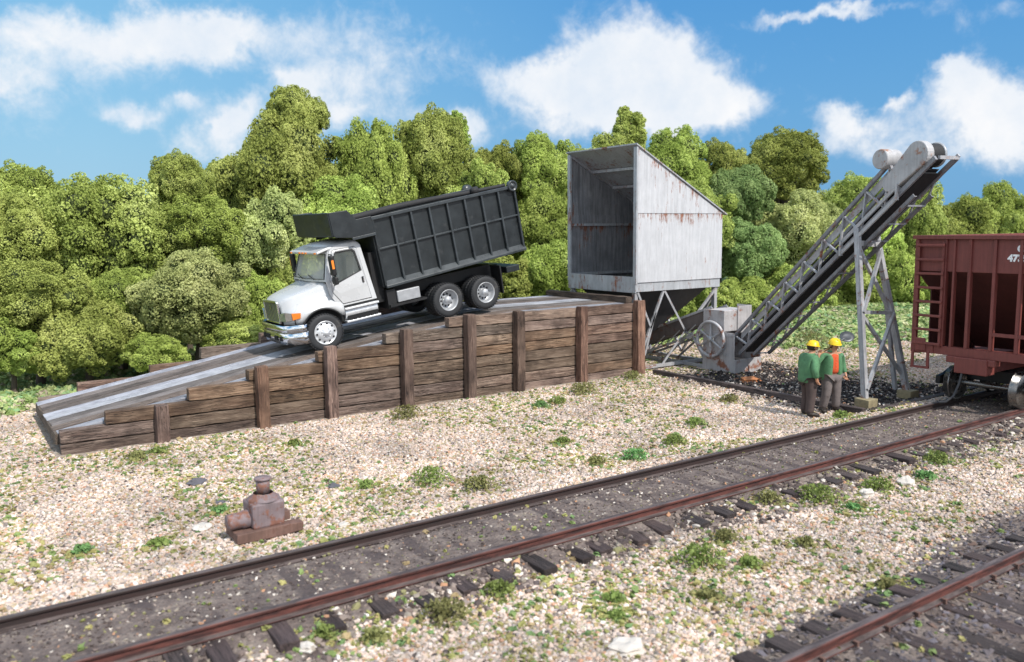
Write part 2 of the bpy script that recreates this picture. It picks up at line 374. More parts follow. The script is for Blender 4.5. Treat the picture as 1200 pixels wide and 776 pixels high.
def zone_bed(x, y):
    w = (fbm(x, y, 1.6, 3, 41)-.5)*1.3
    a = ss(y+w*.8, 8.05, 8.7)*(1-ss(y, 10.43, 10.5))
    left = (1-ss(x, 4.0, 6.0)); a = np.maximum(a, left*ss(y+w, 7.9, 8.3)*(1-ss(y, 10.43, 10.5)))
    b = 1-ss(y+w*.5, 5.35+.07*(x-7), 5.85+.07*(x-7))
    b = np.where(x > 14, 1-ss(y+w*.5, 5.85, 6.35), b)
    return np.maximum(a, b)
def zone_coal(x, y):
    w = (fbm(x, y, .9, 3, 61)-.5)*2.2
    return ss(x+w*.25, 17.4, 18.2)*(1-ss(x+w+(y-12)*.1, 21.9, 23.6))*ss(y+w*.3, 10.9, 11.4)*(1-ss(y+w, 17.2, 18.9))
def zone_grass(x, y):
    w = (fbm(x, y, .6, 3, 91)-.5)*3.5
    a = ss(y+w*.5, 23.3, 24.3)*(1-ss(x, 16, 20))
    a = np.maximum(a, ss(y, 23.2, 23.6)*ss(x+w, 3.0, 4.2)*(1-ss(x, 16, 20)))
    b = ss(x+w, 24.5, 27.5)*ss(y+w*.8+(x-26)*.30, 18.8, 20.6)
    c = ss(y+w, 22.5, 24.5)*ss(x, 15, 18)
    return np.clip(np.maximum(np.maximum(a, b), c), 0, 1)
def axis(lo, hi, step, ext):
    a = list(np.arange(lo, hi, step)); s = step; p = hi
    while p < ext: a.append(p); s *= 1.25; p += s
    a.append(ext); s = step; p = lo-step; b = []
    while p > -ext: b.append(p); s *= 1.25; p -= s
    return np.array([-ext]+b[::-1]+a)
xs = axis(-3, 36, .14, 700); ys = axis(2, 30, .14, 700)
X, Y = np.meshgrid(xs, ys, indexing='ij'); Z = height(X, Y); nx, ny = X.shape
vv = np.stack([X.ravel(), Y.ravel(), Z.ravel()], 1)
I = (np.arange(nx-1)[:, None]*ny+np.arange(ny-1)[None, :]).ravel()
ff = np.stack([I, I+ny, I+ny+1, I+1], 1)
def np_mesh(name, V, Fq, smooth=False):
    me = bpy.data.meshes.new(name); k = Fq.shape[1]
    me.vertices.add(len(V)); me.vertices.foreach_set('co', V.astype(np.float32).ravel())
    me.loops.add(Fq.size); me.loops.foreach_set('vertex_index', Fq.astype(np.int32).ravel())
    me.polygons.add(len(Fq)); me.polygons.foreach_set('loop_start', np.arange(0, Fq.size, k, dtype=np.int32))
    me.polygons.foreach_set('use_smooth', np.full(len(Fq), smooth)); me.update(calc_edges=True); me.validate(); return me
me = np_mesh('ground', vv, ff, True)
ca = me.color_attributes.new('zone', 'FLOAT_COLOR', 'POINT')
zb, zc, zg = zone_bed(vv[:,0], vv[:,1]), zone_coal(vv[:,0], vv[:,1]), zone_grass(vv[:,0], vv[:,1])
ca.data.foreach_set('color', np.stack([zb, zg, zc, np.ones(len(zb))], 1).astype(np.float32).ravel())
m, t, b = material('ground_cover'); v = coords(t)
zn = t.new('ShaderNodeSeparateColor', {0: t.new('ShaderNodeAttribute', attribute_name='zone').outputs['Color']}).outputs
vor = t.new('ShaderNodeTexVoronoi', {'Vector': v, 'Scale': 20.0})
vc = t.new('ShaderNodeSeparateColor', {0: vor.outputs['Color']}).outputs
GRAVEL = [(0, (.62,.56,.50)), (.30, (.50,.44,.38)), (.48, (.72,.68,.63)), (.60, (.55,.33,.20)), (.70, (.34,.30,.27)), (.78, (.62,.50,.36)), (.88, (.42,.42,.20)), (.94, (.10,.085,.08))]
grv = t.ramp(vc[0], GRAVEL, 'CONSTANT')
fn = t.noise(v, 3.2, 8, .72); fn2 = t.noise(v, 26, 5, .65)
grv = t.mix(.65, grv, t.mix(fn2.outputs[0], (.13,.097,.075,1), (.36,.28,.225,1)))
dirt = t.ramp(fn.outputs[0], [(.34, (.095,.070,.062)), (.5, (.185,.142,.125)), (.60, (.26,.208,.178)), (.74, (.34,.285,.23))])
dirt = t.mix(t.mapr(fn2.outputs[0], .40, .66, 0, .6), dirt, (.06,.048,.048,1))
coal = t.mix(t.mapr(fn2.outputs[0], .35, .65), (.018,.014,.014,1), (.07,.05,.042,1))
grs = t.ramp(fn.outputs[0], [(.3, (.035,.06,.015)), (.5, (.10,.15,.04)), (.68, (.16,.20,.07)), (.8, (.24,.22,.12))])
sy = t.new('ShaderNodeSeparateXYZ', {0: v}).outputs
tm = t.math('ABSOLUTE', t.math('SUBTRACT', t.math('FRACT', t.math('MULTIPLY', t.math('ADD', sy[0], 1.2), 1/.575)), .5))
tm = t.math('MULTIPLY', t.mapr(tm, .27, .33), t.mapr(t.noise(v, 1.1, 4, .6).outputs[0], .46, .56))
tm = t.math('MULTIPLY', tm, t.mapr(t.math('ABSOLUTE', t.math('SUBTRACT', sy[1], 9.7)), .72, .70, 0, 1))
dirt = t.mix(t.math('MULTIPLY', tm, .8), dirt, (.07,.052,.052,1))
c = t.mix(zn[0], grv, dirt); c = t.mix(zn[2], c, coal); c = t.mix(zn[1], c, grs)
hh = t.math('ADD', t.math('MULTIPLY', t.math('SUBTRACT', 1., vor.outputs['Distance']), .6), fn2.outputs[0])
plug(t, b, Base_Color=c, Roughness=.95, Normal=bump(t, hh, .8, .04))
me.materials.append(m); ground = bpy.data.objects.new('ground', me); COL.objects.link(ground); ground['kind'] = 'structure'

# ------------------------------------------------------------------ loose stuff: stones, coal, grass as instanced points
def view_points(n, dmin=4.5, dmax=34, marg=.12, pw=1.0):
    """random ground points in and a bit around the part of the ground that can be seen"""
    out = []; tot = 0
    fh = np.array([math.sin(YAW), math.cos(YAW)]); rh = np.array([math.cos(YAW), -math.sin(YAW)])
    d = (rng.random(n)*(dmax**(2*pw)-dmin**(2*pw))+dmin**(2*pw))**(1/(2*pw)); w = .612*(1+2*marg)
    l = (rng.random(n)*2-1)*w*d+0
    p = fh[None, :]*d[:, None]+rh[None, :]*l[:, None]
    return p[:, 0], p[:, 1]
def off_structures(x, y):
    return ~((x > 1.7) & (x < 18) & (y > 18.8) & (y < 23.5))
def pos_mesh(name, x, y, z, sc):
    me = bpy.data.meshes.new(name); V = np.stack([x, y, z], 1).astype(np.float32)
    me.vertices.add(len(V)); me.vertices.foreach_set('co', V.ravel())
    a = me.attributes.new('scl', 'FLOAT', 'POINT'); a.data.foreach_set('value', sc.astype(np.float32)); return me
def scatter(name, mat, x, y, sc, lift=.0, flat=.7, kind='stone', label=None, cat=None, seed=0, zoff=None):
    z = height(x, y)+lift*sc
    if zoff is not None: z = z+zoff
    me = pos_mesh(name, x, y, z, sc); o = bpy.data.objects.new(name, me); COL.objects.link(o)
    ng = bpy.data.node_groups.new(name+'_nodes', 'GeometryNodeTree')
    ng.interface.new_socket('Geometry', in_out='INPUT', socket_type='NodeSocketGeometry'); ng.interface.new_socket('Geometry', in_out='OUTPUT', socket_type='NodeSocketGeometry')
    N, L = ng.nodes, ng.links
    gi = N.new('NodeGroupInput'); go = N.new('NodeGroupOutput')
    join = N.new('GeometryNodeJoinGeometry')
    for k in range(3):
        if kind == 'stone':
            ic = N.new('GeometryNodeMeshIcoSphere'); ic.inputs['Radius'].default_value = .5; ic.inputs['Subdivisions'].default_value = 1
            geo = ic.outputs['Mesh']
            amp = .42
        elif kind == 'tuft':
            ic = N.new('GeometryNodeMeshIcoSphere'); ic.inputs['Radius'].default_value = .5; ic.inputs['Subdivisions'].default_value = 2
            geo = ic.outputs['Mesh']; amp = .85
        else:
            ic = N.new('GeometryNodeMeshCube'); ic.inputs['Size'].default_value = (1, .6, .22); geo = ic.outputs['Mesh']; amp = .3
        sp = N.new('GeometryNodeSetPosition'); L.new(geo, sp.inputs[0])
        rv = N.new('FunctionNodeRandomValue'); rv.data_type = 'FLOAT_VECTOR'; rv.inputs[0].default_value = (-amp/2,)*3; rv.inputs[1].default_value = (amp/2,)*3; rv.inputs['Seed'].default_value = k*7+seed
        L.new(rv.outputs[0], sp.inputs['Offset'])
        sm = N.new('GeometryNodeSetMaterial'); sm.inputs['Material'].default_value = MATS[mat]; L.new(sp.outputs[0], sm.inputs[0])
        g2i = N.new('GeometryNodeGeometryToInstance'); L.new(sm.outputs[0], g2i.inputs[0]); L.new(g2i.outputs[0], join.inputs[0])
    ip = N.new('GeometryNodeInstanceOnPoints'); L.new(gi.outputs[0], ip.inputs['Points']); L.new(join.outputs[0], ip.inputs['Instance']); ip.inputs['Pick Instance'].default_value = True
    rr = N.new('FunctionNodeRandomValue'); rr.data_type = 'FLOAT_VECTOR'; rr.inputs[0].default_value = (-.5, -.5, 0); rr.inputs[1].default_value = (.5, .5, 6.283); L.new(rr.outputs[0], ip.inputs['Rotation'])
    rs = N.new('FunctionNodeRandomValue'); rs.data_type = 'FLOAT_VECTOR'; rs.inputs[0].default_value = (.75, .6, flat*.7); rs.inputs[1].default_value = (1.3, 1.05, flat*1.25); rs.inputs['Seed'].default_value = 5
    na = N.new('GeometryNodeInputNamedAttribute'); na.data_type = 'FLOAT'; na.inputs['Name'].default_value = 'scl'
    vm = N.new('ShaderNodeVectorMath'); vm.operation = 'SCALE'; L.new(rs.outputs[0], vm.inputs[0])
    L.new(na.outputs[0], vm.inputs['Scale']); L.new(vm.outputs[0], ip.inputs['Scale'])
    L.new(ip.outputs[0], go.inputs[0])
    md = o.modifiers.new('scatter', 'NODES'); md.node_group = ng
    tag(o, label, cat, kind='stuff'); return o
def stone_mat(name, stops, rough=.9):
    m, t, b = material(name); oi = t.new('ShaderNodeObjectInfo')
    c = t.ramp(oi.outputs['Random'], stops, 'CONSTANT')
    ln = t.noise(oi.outputs['Location'], .55, 4, .65)
    c = t.new('ShaderNodeHueSaturation', {'Color': c, 'Value': t.mapr(ln.outputs[0], .36, .64, .62, 1.06)}).outputs[0]
    plug(t, b, Base_Color=c, Roughness=rough); return m
stone_mat('gravel_stone', [(0, (.65,.525,.455)), (.18, (.77,.69,.63)), (.29, (.54,.44,.37)), (.40, (.66,.49,.39)), (.49, (.50,.40,.26)), (.56, (.56,.31,.20)), (.61, (.40,.34,.32)), (.68, (.71,.56,.48)), (.81, (.34,.31,.15)), (.86, (.24,.20,.18)), (.90, (.50,.34,.22)), (.965, (.09,.07,.065))])
stone_mat('coal_stone', [(0, (.022,.018,.018)), (.3, (.05,.038,.035)), (.5, (.035,.026,.026)), (.68, (.10,.075,.065)), (.80, (.22,.19,.17)), (.89, (.55,.50,.46)), (.97, (.30,.14,.07))])
stone_mat('dirt_stone', [(0, (.085,.062,.056)), (.25, (.19,.145,.128)), (.45, (.27,.212,.182)), (.62, (.09,.068,.066)), (.74, (.33,.28,.23)), (.84, (.25,.23,.11)), (.90, (.68,.61,.54)), (.97, (.48,.26,.15))])
stone_mat('slate_chip', [(0, (.11,.09,.098)), (.30, (.155,.135,.155)), (.5, (.07,.052,.05)), (.70, (.19,.145,.12)), (.84, (.14,.085,.065)), (.93, (.42,.36,.32))], .7)
stone_mat('grass_tuft', [(0, (.24,.33,.10)), (.25, (.33,.42,.15)), (.45, (.43,.48,.21)), (.6, (.24,.36,.15)), (.75, (.50,.50,.28)), (.88, (.22,.38,.17)), (.95, (.52,.44,.32))])
stone_mat('weed_speck', [(0, (.30,.30,.10)), (.3, (.20,.27,.09)), (.55, (.38,.34,.13)), (.78, (.17,.27,.10)), (.88, (.40,.30,.16))])
x, y = view_points(520000, pw=.78)
zb, zc, zg = zone_bed(x, y), zone_coal(x, y), zone_grass(x, y); ok = off_structures(x, y); u = rng.random(len(x))
g = ok & (u < (1-zb)*(1-zc*.93)*(1-zg*.97))
gs = .030+.044*rng.random(len(x))**2
scatter('gravel', 'gravel_stone', x[g], y[g], gs[g], .1, .8, 'stone', 'pale cream and peach gravel covering the yard between ramp and tracks', 'gravel')
x, y = view_points(150000, pw=.85)
zb, zc, zg = zone_bed(x, y), zone_coal(x, y), zone_grass(x, y); ok = off_structures(x, y); u = rng.random(len(x)); gs = .04+.06*rng.random(len(x))**1.5
g = ok & (u < zc); scatter('coal_debris', 'coal_stone', x[g], y[g], gs[g], .15, .8, 'stone', 'dark coal crumbs spilled around the conveyor and trestle', 'coal', seed=3)
g = ok & (u < zb*.75) & (y > 7.4); scatter('track_ballast', 'dirt_stone', x[g], y[g], gs[g]*.55, .1, .7, 'stone', 'grey brown cinder grit between and beside the rails of the long track', 'ballast', seed=4)
g = ok & (u < zb) & (y <= 7.4); scatter('slate_ballast', 'slate_chip', x[g], y[g], gs[g]*.85, .1, .8, 'chip', 'dark flaky slate ballast around the track in the bottom right corner', 'ballast', seed=5)
x, y = view_points(150000, dmin=14, dmax=46, pw=1.0); zg = zone_grass(x, y); ok = off_structures(x, y); u = rng.random(len(x))
g = ok & (u < zg*.8); gs = .10+.16*rng.random(len(x))**1.5
scatter('grass', 'grass_tuft', x[g], y[g], gs[g], .2, .8, 'tuft', 'low mossy green ground cover in front of the trees', 'grass', seed=6)
x, y = view_points(95000, pw=.8); n = fbm(x, y, .55, 3, 123); zb, zc, zg = zone_bed(x, y), zone_coal(x, y), zone_grass(x, y); u = rng.random(len(x))
g = off_structures(x, y) & (u < ss(n, .36, .62)*(1-zb*.94)*(1-zc*.9)) & (zg < .5)
scatter('moss_flecks', 'weed_speck', x[g], y[g], (.025+.065*rng.random(len(x))**3)[g], .25, .6, 'tuft', 'tiny olive and yellow moss flecks sprinkled over the gravel', 'moss', seed=8)

# ------------------------------------------------------------------ weeds, rocks
def weed(px, py, wpx, label, green, hgt=.55, n=None):
    P = on_ground(px, py); d = (P-CAMP).dot(FW); r = wpx/F_PX*d/2; r = max(r, .08)
    o = empty('weed', (P.x, P.y, float(height(P.x, P.y))), (0, 0, 0)); tag(o, label, 'weed')
    n = n or int(480*min(2.5, max(.5, r/.25))); V = []; Fq = []
    a = rng.random(n)*2*PI; rr = r*rng.random(n)**.62*(.55+.6*np.sin(a*2.5+px)**2+.5*np.sin(a*1.5+px*2)**4); hh = rng.random(n)**.7*hgt*r*np.sqrt(np.clip(1.1-(rr/r/1.2)**2, .05, 1))*1.6
    for i in range(n):
        c = np.array([rr[i]*math.cos(a[i]), rr[i]*math.sin(a[i]), hh[i]]); q = .012+.018*random.random()
        u1 = rng.normal(size=3); u1 /= np.linalg.norm(u1); u2 = np.cross(u1, rng.normal(size=3)); u2 /= np.linalg.norm(u2)
        k = len(V); V += [c+u1*q, c+u2*q, c-u1*q, c-u2*q]; Fq.append((k, k+1, k+2, k+3))
    lf = MB().add(V, Fq).build('leaves', green, o, fix=False)
    st = MB()
    for i in range(5): ang = i*1.3; st.tube([(0, 0, -.03), (r*.5*math.cos(ang), r*.5*math.sin(ang), hgt*r*.9)], [.008, .004], 5)
    st.build('stem', 'weed_stem', o); return o
def leaf_mat(name, dark, light, tint, trans=.25, nscale=.7, fine=5.0):
    m, t, b = material(name); v = coords(t); oi = t.new('ShaderNodeObjectInfo')
    n = t.noise(v, nscale, 4, .6); n2 = t.noise(v, fine, 3, .6)
    k = t.math('ADD', t.math('MULTIPLY', n.outputs[0], .5), t.math('MULTIPLY', n2.outputs[0], .5))
    c = t.mix(t.mapr(k, .36, .64), c4(dark), c4(light)); c = t.mix(t.mapr(t.noise(v, nscale*2.1, 3).outputs[0], .55, .75, 0, .6), c, c4(tint))
    h = t.new('ShaderNodeHueSaturation', {'Color': c, 'Hue': t.mapr(oi.outputs['Random'], 0, 1, .492, .512), 'Value': t.mapr(oi.outputs['Random'], 0, 1, .85, 1.18)}).outputs[0]
    plug(t, b, Base_Color=h, Roughness=.9, Specular_IOR_Level=.15)
    if trans:
        tr = t.new('ShaderNodeBsdfTranslucent', {'Color': h}); mx = t.new('ShaderNodeMixShader', {0: trans, 1: b.outputs[0], 2: tr.outputs[0]})
        out = [q for q in t.n if q.type == 'OUTPUT_MATERIAL'][0]; t.l.new(mx.outputs[0], out.inputs[0])
    return m
leaf_mat('weed_green', (.15,.20,.05), (.32,.39,.13), (.42,.42,.18)); leaf_mat('weed_olive', (.17,.17,.06), (.35,.34,.15), (.40,.34,.17)); leaf_mat('weed_bright', (.13,.26,.09), (.24,.42,.16), (.30,.40,.16))
simple('weed_stem', (.12,.13,.04), .8)
WD = [(477,490,34,'flat olive weed at the foot of the timber wall beside its fourth post','weed_olive'),(505,566,44,'dark green bushy weed in the middle of the gravel','weed_green'),(562,572,36,'loose olive weed just right of the dark green bushy weed','weed_olive'),
 (186,533,18,'small green weed at the foot of the first short wall post','weed_green'),(161,540,24,'flat olive weed left of the first short wall post','weed_olive'),(654,474,20,'rounded green weed near the wall between the fifth and sixth posts','weed_green'),(633,478,18,'bright green weed left of the rounded weed by the wall','weed_bright'),
 (683,462,30,'dusty olive weed at the foot of the sixth wall post','weed_olive'),(741,445,22,'olive weed beside the tall corner post of the wall','weed_olive'),(97,648,24,'soft bright green weed in the left foreground gravel','weed_bright'),(186,640,22,'soft green weed left of the rusty pump','weed_green'),(258,600,18,'bright weed just behind the rusty pump','weed_bright'),
 (720,706,26,'upright green weed in the lower foreground gravel','weed_green'),(722,724,20,'small green weed touching the upright foreground weed','weed_green'),(822,662,56,'wide green weed patch in the gravel below the long track','weed_green'),(850,634,30,'olive weed at the edge of the cinders below the long track','weed_olive'),
 (958,588,44,'wide green weed between the tie ends and the pale boulder','weed_green'),(900,592,30,'olive weed left of the wide green weed by the tie ends','weed_olive'),(1098,542,30,'green weed growing over the tie ends below the freight car','weed_green'),(1028,575,34,'green weed between the two pale boulders','weed_green'),(1084,561,22,'bright green weed just right of the upper pale boulder','weed_bright'),
 (880,665,26,'small green weed in the gravel right of the wide weed patch','weed_green'),(522,728,56,'broad mossy olive weed on the cinders beside the near rail','weed_olive'),(382,748,26,'green weed between the tie ends at the lower left','weed_green'),(440,752,34,'low olive weed in the cinders at the bottom edge','weed_olive'),(430,570,20,'small dark weed in the gravel right of the pump','weed_green'),
 (585,698,36,'soft green weed beside a tie end in the foreground','weed_green'),(830,702,24,'yellowish weed in the lower foreground gravel','weed_olive'),(944,640,22,'small olive weed in the middle of the lower gravel','weed_olive'),(1040,692,24,'olive weed at the edge of the slate ballast','weed_olive'),(1000,598,18,'bright speck of weed left of the slate ballast','weed_bright'),(985,500,20,'small green weed at the track edge beside the trestle footing','weed_green'),
 (950,405,36,'grey green shrublet at the gravel edge behind the workers','weed_olive'),(660,520,18,'small green weed out in the gravel below the fifth wall post','weed_green'),(790,520,26,'green weed near the far rail in mid yard','weed_green'),(745,540,30,'bright flat weed close to the far rail','weed_bright'),(815,498,22,'green weed left of the workers','weed_green'),(700,545,22,'olive weed near the far rail left of the bright flat weed','weed_olive'),(345,522,16,'tiny green weed in front of the second wall post','weed_green'),(855,470,20,'small olive weed beside the long kerb timber','weed_olive')]
for w in WD: weed(*w)
wx, wy = [], []
for w in WD:
    P = on_ground(w[0], w[1]); r_ = w[2]/F_PX*(P-CAMP).dot(FW)*.5; k_ = 70; wx += list(P.x+rng.normal(size=k_)*r_*1.5); wy += list(P.y+rng.normal(size=k_)*r_*1.5)
wx, wy = np.array(wx), np.array(wy)
scatter('sprouts', 'weed_speck', wx, wy, .025+.07*rng.random(len(wx))**2, .25, .7, 'tuft', 'fine green sprouts spreading over the stones around the weeds', 'sprouts', seed=12)
wx = rng.uniform(0, 24, 9000); wy = 8.45+rng.normal(size=9000)*.28; okw = (wy < 8.86) & (fbm(wx, wy, 1.3, 3, 7) > .44)
scatter('cinder_lumps', 'dirt_stone', wx[okw], wy[okw], (.04+.10*rng.random(9000)**2.5)[okw], .1, .6, 'stone', 'brown cinder lumps half burying the tie ends of the long track', 'cinders', seed=14)
def rock(px, py, wpx, label, mat, sq=.5, name='rock'):
    P = on_ground(px, py); d = (P-CAMP).dot(FW); r = wpx/F_PX*d/2
    bm = bmesh.new(); bmesh.ops.create_icosphere(bm, subdivisions=3, radius=r)
    ph = px*.37
    for v in bm.verts:
        n = v.co.normalized(); k = 1+.22*math.sin(n.x*4+ph)*math.cos(n.y*5+ph)+.14*math.sin(n.z*7+ph*2)+random.uniform(-.03, .03); v.co = Vector((v.co.x*k, v.co.y*k*.8, v.co.z*k*sq))
    me = bpy.data.meshes.new(name); bm.to_mesh(me); bm.free(); me.materials.append(MATS[mat]); o = bpy.data.objects.new(name, me); COL.objects.link(o)
    o.location = (P.x, P.y, float(height(P.x, P.y))+r*sq*.35); o.rotation_euler = (0, 0, px); tag(o, label, 'rock'); return o
simple('pale_rock', (.55,.50,.45), .85, 0, .15, 6, bumps=.5); simple('dark_rock', (.10,.095,.11), .8, 0, .3, 6, bumps=.5)
rock(1062,567,22,'pale rounded boulder beside the near rail, the upper of two','pale_rock',.55); rock(1015,581,20,'pale rounded boulder beside the near rail, the lower of two','pale_rock',.55)
rock(230,566,24,'flat dark slate piece in the gravel behind the pump','dark_rock',.35); rock(391,569,16,'small dark slate piece in the gravel right of the pump','dark_rock',.4); rock(257,588,20,'thin grey slate sliver just above the pump','dark_rock',.2)
rock(735,762,44,'large pale flat rock at the bottom edge of the picture','pale_rock',.35); rock(360,762,22,'small white rock between tie ends at the bottom edge','pale_rock',.5); rock(237,619,26,'pale grey stone lying left of the pump','pale_rock',.35); rock(403,615,16,'pale stone lying right of the pump base','pale_rock',.4)
rock(880,449,26,'flat rust orange scrap lying on the coal beside the boot','rust_scrap' if 'rust_scrap' in MATS else simple('rust_scrap', (.42,.17,.07), .9).name, .25, 'scrap')

# ------------------------------------------------------------------ tracks
YA, YB = 9.7, 4.13
tie_src = {}
def tie(x, yc, L=2.62, w=.235, label='', group='', zt=.12, name='railroad_tie'):
    k = (yc, random.randrange(4))
    if k not in tie_src or True:
        o = jitter_timber((x, yc-L/2, zt-.09), (x, yc+L/2, zt-.09), w, .18, name, 'tie_wood', None, .010)
    o.rotation_euler = (random.uniform(-.008, .008), random.uniform(-.04, .04), random.uniform(-.04, .04)); tag(o, label, 'tie', group); return o
x = -1.2; i = 0
while x < 34:
    z = .118+random.uniform(-.020, .014)
    tie(x+random.uniform(-.07, .07), YA+random.uniform(-.09, .07), zt=z, label='dark weathered wooden tie of the long track, sunk in cinders under the rails', group='ties of the long track')
    x += .575
x = 4.2
while x < 22:
    tie(x+random.uniform(-.03, .03), YB, zt=.13+random.uniform(-.008, .006), label='dark wooden tie of the track in the bottom right corner', group='ties of the corner track'); x += .575
def rail(y0, x0, x1, label, side, shade=1.0):
    zb = .138; pr = [(-.075, 0), (.075, 0), (.075, .014), (.018, .034), (.014, .105), (.044, .120), (.046, .146), (.036, .156), (-.036, .156), (-.046, .146), (-.044, .120), (-.014, .105), (-.018, .034), (-.075, .014)]
    o = MB().prism([(y0+a, zb+b_) for a, b_ in pr], x0, x1, 'YZ').build('steel_rail', 'rail_steel', None, bevel=.003); o.color = (1, 1, 1, shade); tag(o, label, 'rail')
    return o
def spikes(o, y0, x0, x1, inner):
    n = 0; x = x0
    while x < x1 and n < 70:
        for s in (-1, 1):
            mb = MB(); mb.box((x+s*.04, y0+s*.092, .16), (.03, .035, .05)); mb.box((x+s*.04, y0+s*.083, .185), (.038, .055, .016)); sp = mb.build('spike', 'rust_plate', o); sp.location = (0, 0, 0); n += 1
        x += .575
r1 = rail(YA+.75, -4, 60, 'dark far rail of the long track, beside the gravel yard', 1, .15)
r2 = rail(YA-.75, -4, 60, 'rust red near rail of the long track, with tie ends below it', -1); pass
r3 = rail(YB+.75, -4, 60, 'rusty rail crossing the bottom right corner', 1); spikes(r3, YB+.75, 5.35, 14, 1)
r4 = rail(YB-.75, -4, 60, 'near rail of the corner track', -1)
# kerb timbers round the coal patch
def timber_obj(p, q, w, h, label, mat='kerb_timber', name='kerb_timber'):
    o = jitter_timber(p, q, w, h, name, mat, None, .012); tag(o, label, 'timber'); return o
timber_obj((18.12, 18.6, .07), (17.95, 11.35, .10), .17, .17, 'long dark kerb timber running from the wall corner past the workers')
timber_obj((18.15, 11.02, .16), (23.5, 11.02, .17), .20, .17, 'dark plank lying along the far rail in front of the trestle')

# ------------------------------------------------------------------ ramp
ramp = empty('loading_ramp', (1.8, 18.9, 0)); tag(ramp, 'long timber truck ramp with stepped retaining wall and grey plank deck', 'ramp')
steps = [(1.84, .50), (2.70, .79), (4.40, 1.09), (5.72+.0, 1.37), (7.40, 1.63), (9.20, 1.93), (11.03, 2.22)]
tops = [-.08]+[s[1] for s in steps]
posts_x = [3.78, 5.98, 7.66, 9.71, 11.60, 13.20, 15.45, 17.72]
bottoms = [(.21, .50, 1.84), (-.06, .21, 1.84), (.50, .79, 2.70), (.79, 1.09, 4.40), (1.09, 1.36, 5.72), (1.36, 1.64, 7.40), (1.64, 1.93, 9.20), (1.93, 2.21, 11.03)]
for z0, z1, x0 in bottoms:
    cuts = [x0]; cand = [p for p in posts_x if p > x0+.8]
    while cand:
        k = min(random.choice((1, 2)), len(cand)); cuts.append(cand[k-1]); cand = cand[k:]
    cuts[-1] = 17.80
    for a, b_ in zip(cuts, cuts[1:]):
        jitter_timber((a+.006, 19.12+random.uniform(-.012, .012), (z0+z1)/2), (b_-.006, 19.12+random.uniform(-.01, .01), (z0+z1)/2), .24, z1-z0-.024, 'wall_timber', 'wall_timber', ramp, .014, seg=max(4, int((b_-a)/.22)))
ptop = [1.0, 1.47, 1.80, 2.03, 2.28, 2.27, 2.26, 2.31]
ptop[0] = .83
ptop[1] = 1.46
for px_, zt in zip(posts_x, [.82, 1.44, 1.76, 2.02, 2.27, 2.26, 2.25, 2.30]):
    w = .26 if px_ < 16 else .30
    jitter_timber((px_, 18.87, -.15), (px_, 18.87, zt), w, .25, 'post', 'post_timber', ramp, .012, seg=7)
# right-hand end wall facing the conveyor
for z0, z1, _ in bottoms: jitter_timber((17.66, 19.26, (z0+z1)/2), (17.66, 23.0, (z0+z1)/2), .24, z1-z0-.012, 'wall_timber', 'cap_timber', ramp, .011)
# far side: stepped top timbers that show above the deck
for z0, z1, x0 in [(.21, .50, 1.84), (.50, .77, 2.72), (.79, 1.05, 4.44), (1.09, 1.40, 5.76), (1.36, 1.67, 7.4), (1.64, 1.93, 9.2), (1.93, 2.19, 11.0), (-.06, .21, 1.84)]:
    jitter_timber((x0, 23.38, (z0+z1)/2), (17.8, 23.38, (z0+z1)/2), .22, z1-z0-.012, 'wall_timber', 'wall_timber', ramp, .012)
def deck_z(x): return float(np.interp(x, [1.78, 7.5, 9.4, 11.2, 12.3, 13.6, 17.8], [.40, 1.40, 1.70, 1.95, 2.09, 2.19, 2.215]))
dx = [1.80, 4.6, 7.5, 8.5, 9.4, 10.3, 11.2, 12.3, 13.6, 15.6, 17.6]
planks = [(19.26, 19.62, 'deck_blue'), (19.63, 20.05, 'deck_brown'), (20.06, 20.42, 'deck_grey'), (20.44, 20.80, 'deck_grey'), (20.81, 21.22, 'deck_blue'), (21.23, 21.60, 'deck_blue'), (21.63, 22.0, 'deck_brown'), (22.01, 22.36, 'deck_brown'), (22.37, 22.78, 'deck_grey'), (22.79, 23.24, 'deck_blue')]
for k, (y0, y1, mt) in enumerate(planks):
    mb = MB(); vs = []; gz = random.uniform(-.006, .006); e = random.uniform(-.03, .03)
    for x_ in dx:
        z = deck_z(x_)+gz; xx = x_+(e if x_ < 2 else 0)+(y0-19.26)*-.0
        vs += [(xx, y0+.008, z-.07), (xx, y1-.008, z-.07), (xx, y1-.008, z), (xx, y0+.008, z)]
    n = len(dx)
    fs = [(i*4+q, i*4+(q+1) % 4, (i+1)*4+(q+1) % 4, (i+1)*4+q) for i in range(n-1) for q in range(4)]+[(3,2,1,0), (n*4-4, n*4-3, n*4-2, n*4-1)]
    mb.add([(a-1.8, b_-18.9, c_) for a, b_, c_ in vs], fs); mb.build('deck_plank', mt, ramp, bevel=.008)
mb = MB(); mb.beam((1.82-1.8, 19.26-18.9, .28), (1.82-1.8, 23.24-18.9, .28), .10, .22); mb.build('end_beam', 'cap_timber', ramp)
jitter_timber((17.58, 19.18, 2.30), (17.58, 23.3, 2.30), .26, .20, 'wheel_stop', 'cap_timber', ramp, .012)

# ------------------------------------------------------------------ hopper shed
BX, BY, BL, BW = 17.84, 19.15, 3.86, 3.32
shed = empty('hopper_shed', (BX, BY, 0)); tag(shed, 'grey sheet metal hopper shed with sloping roof, open toward the ramp', 'shed')
def L_(x, y, z): return (x, y, z)
T_, E_, Z0 = 6.98, 4.99, 2.82
def roofz(x): return T_+(E_-T_)*x/BL
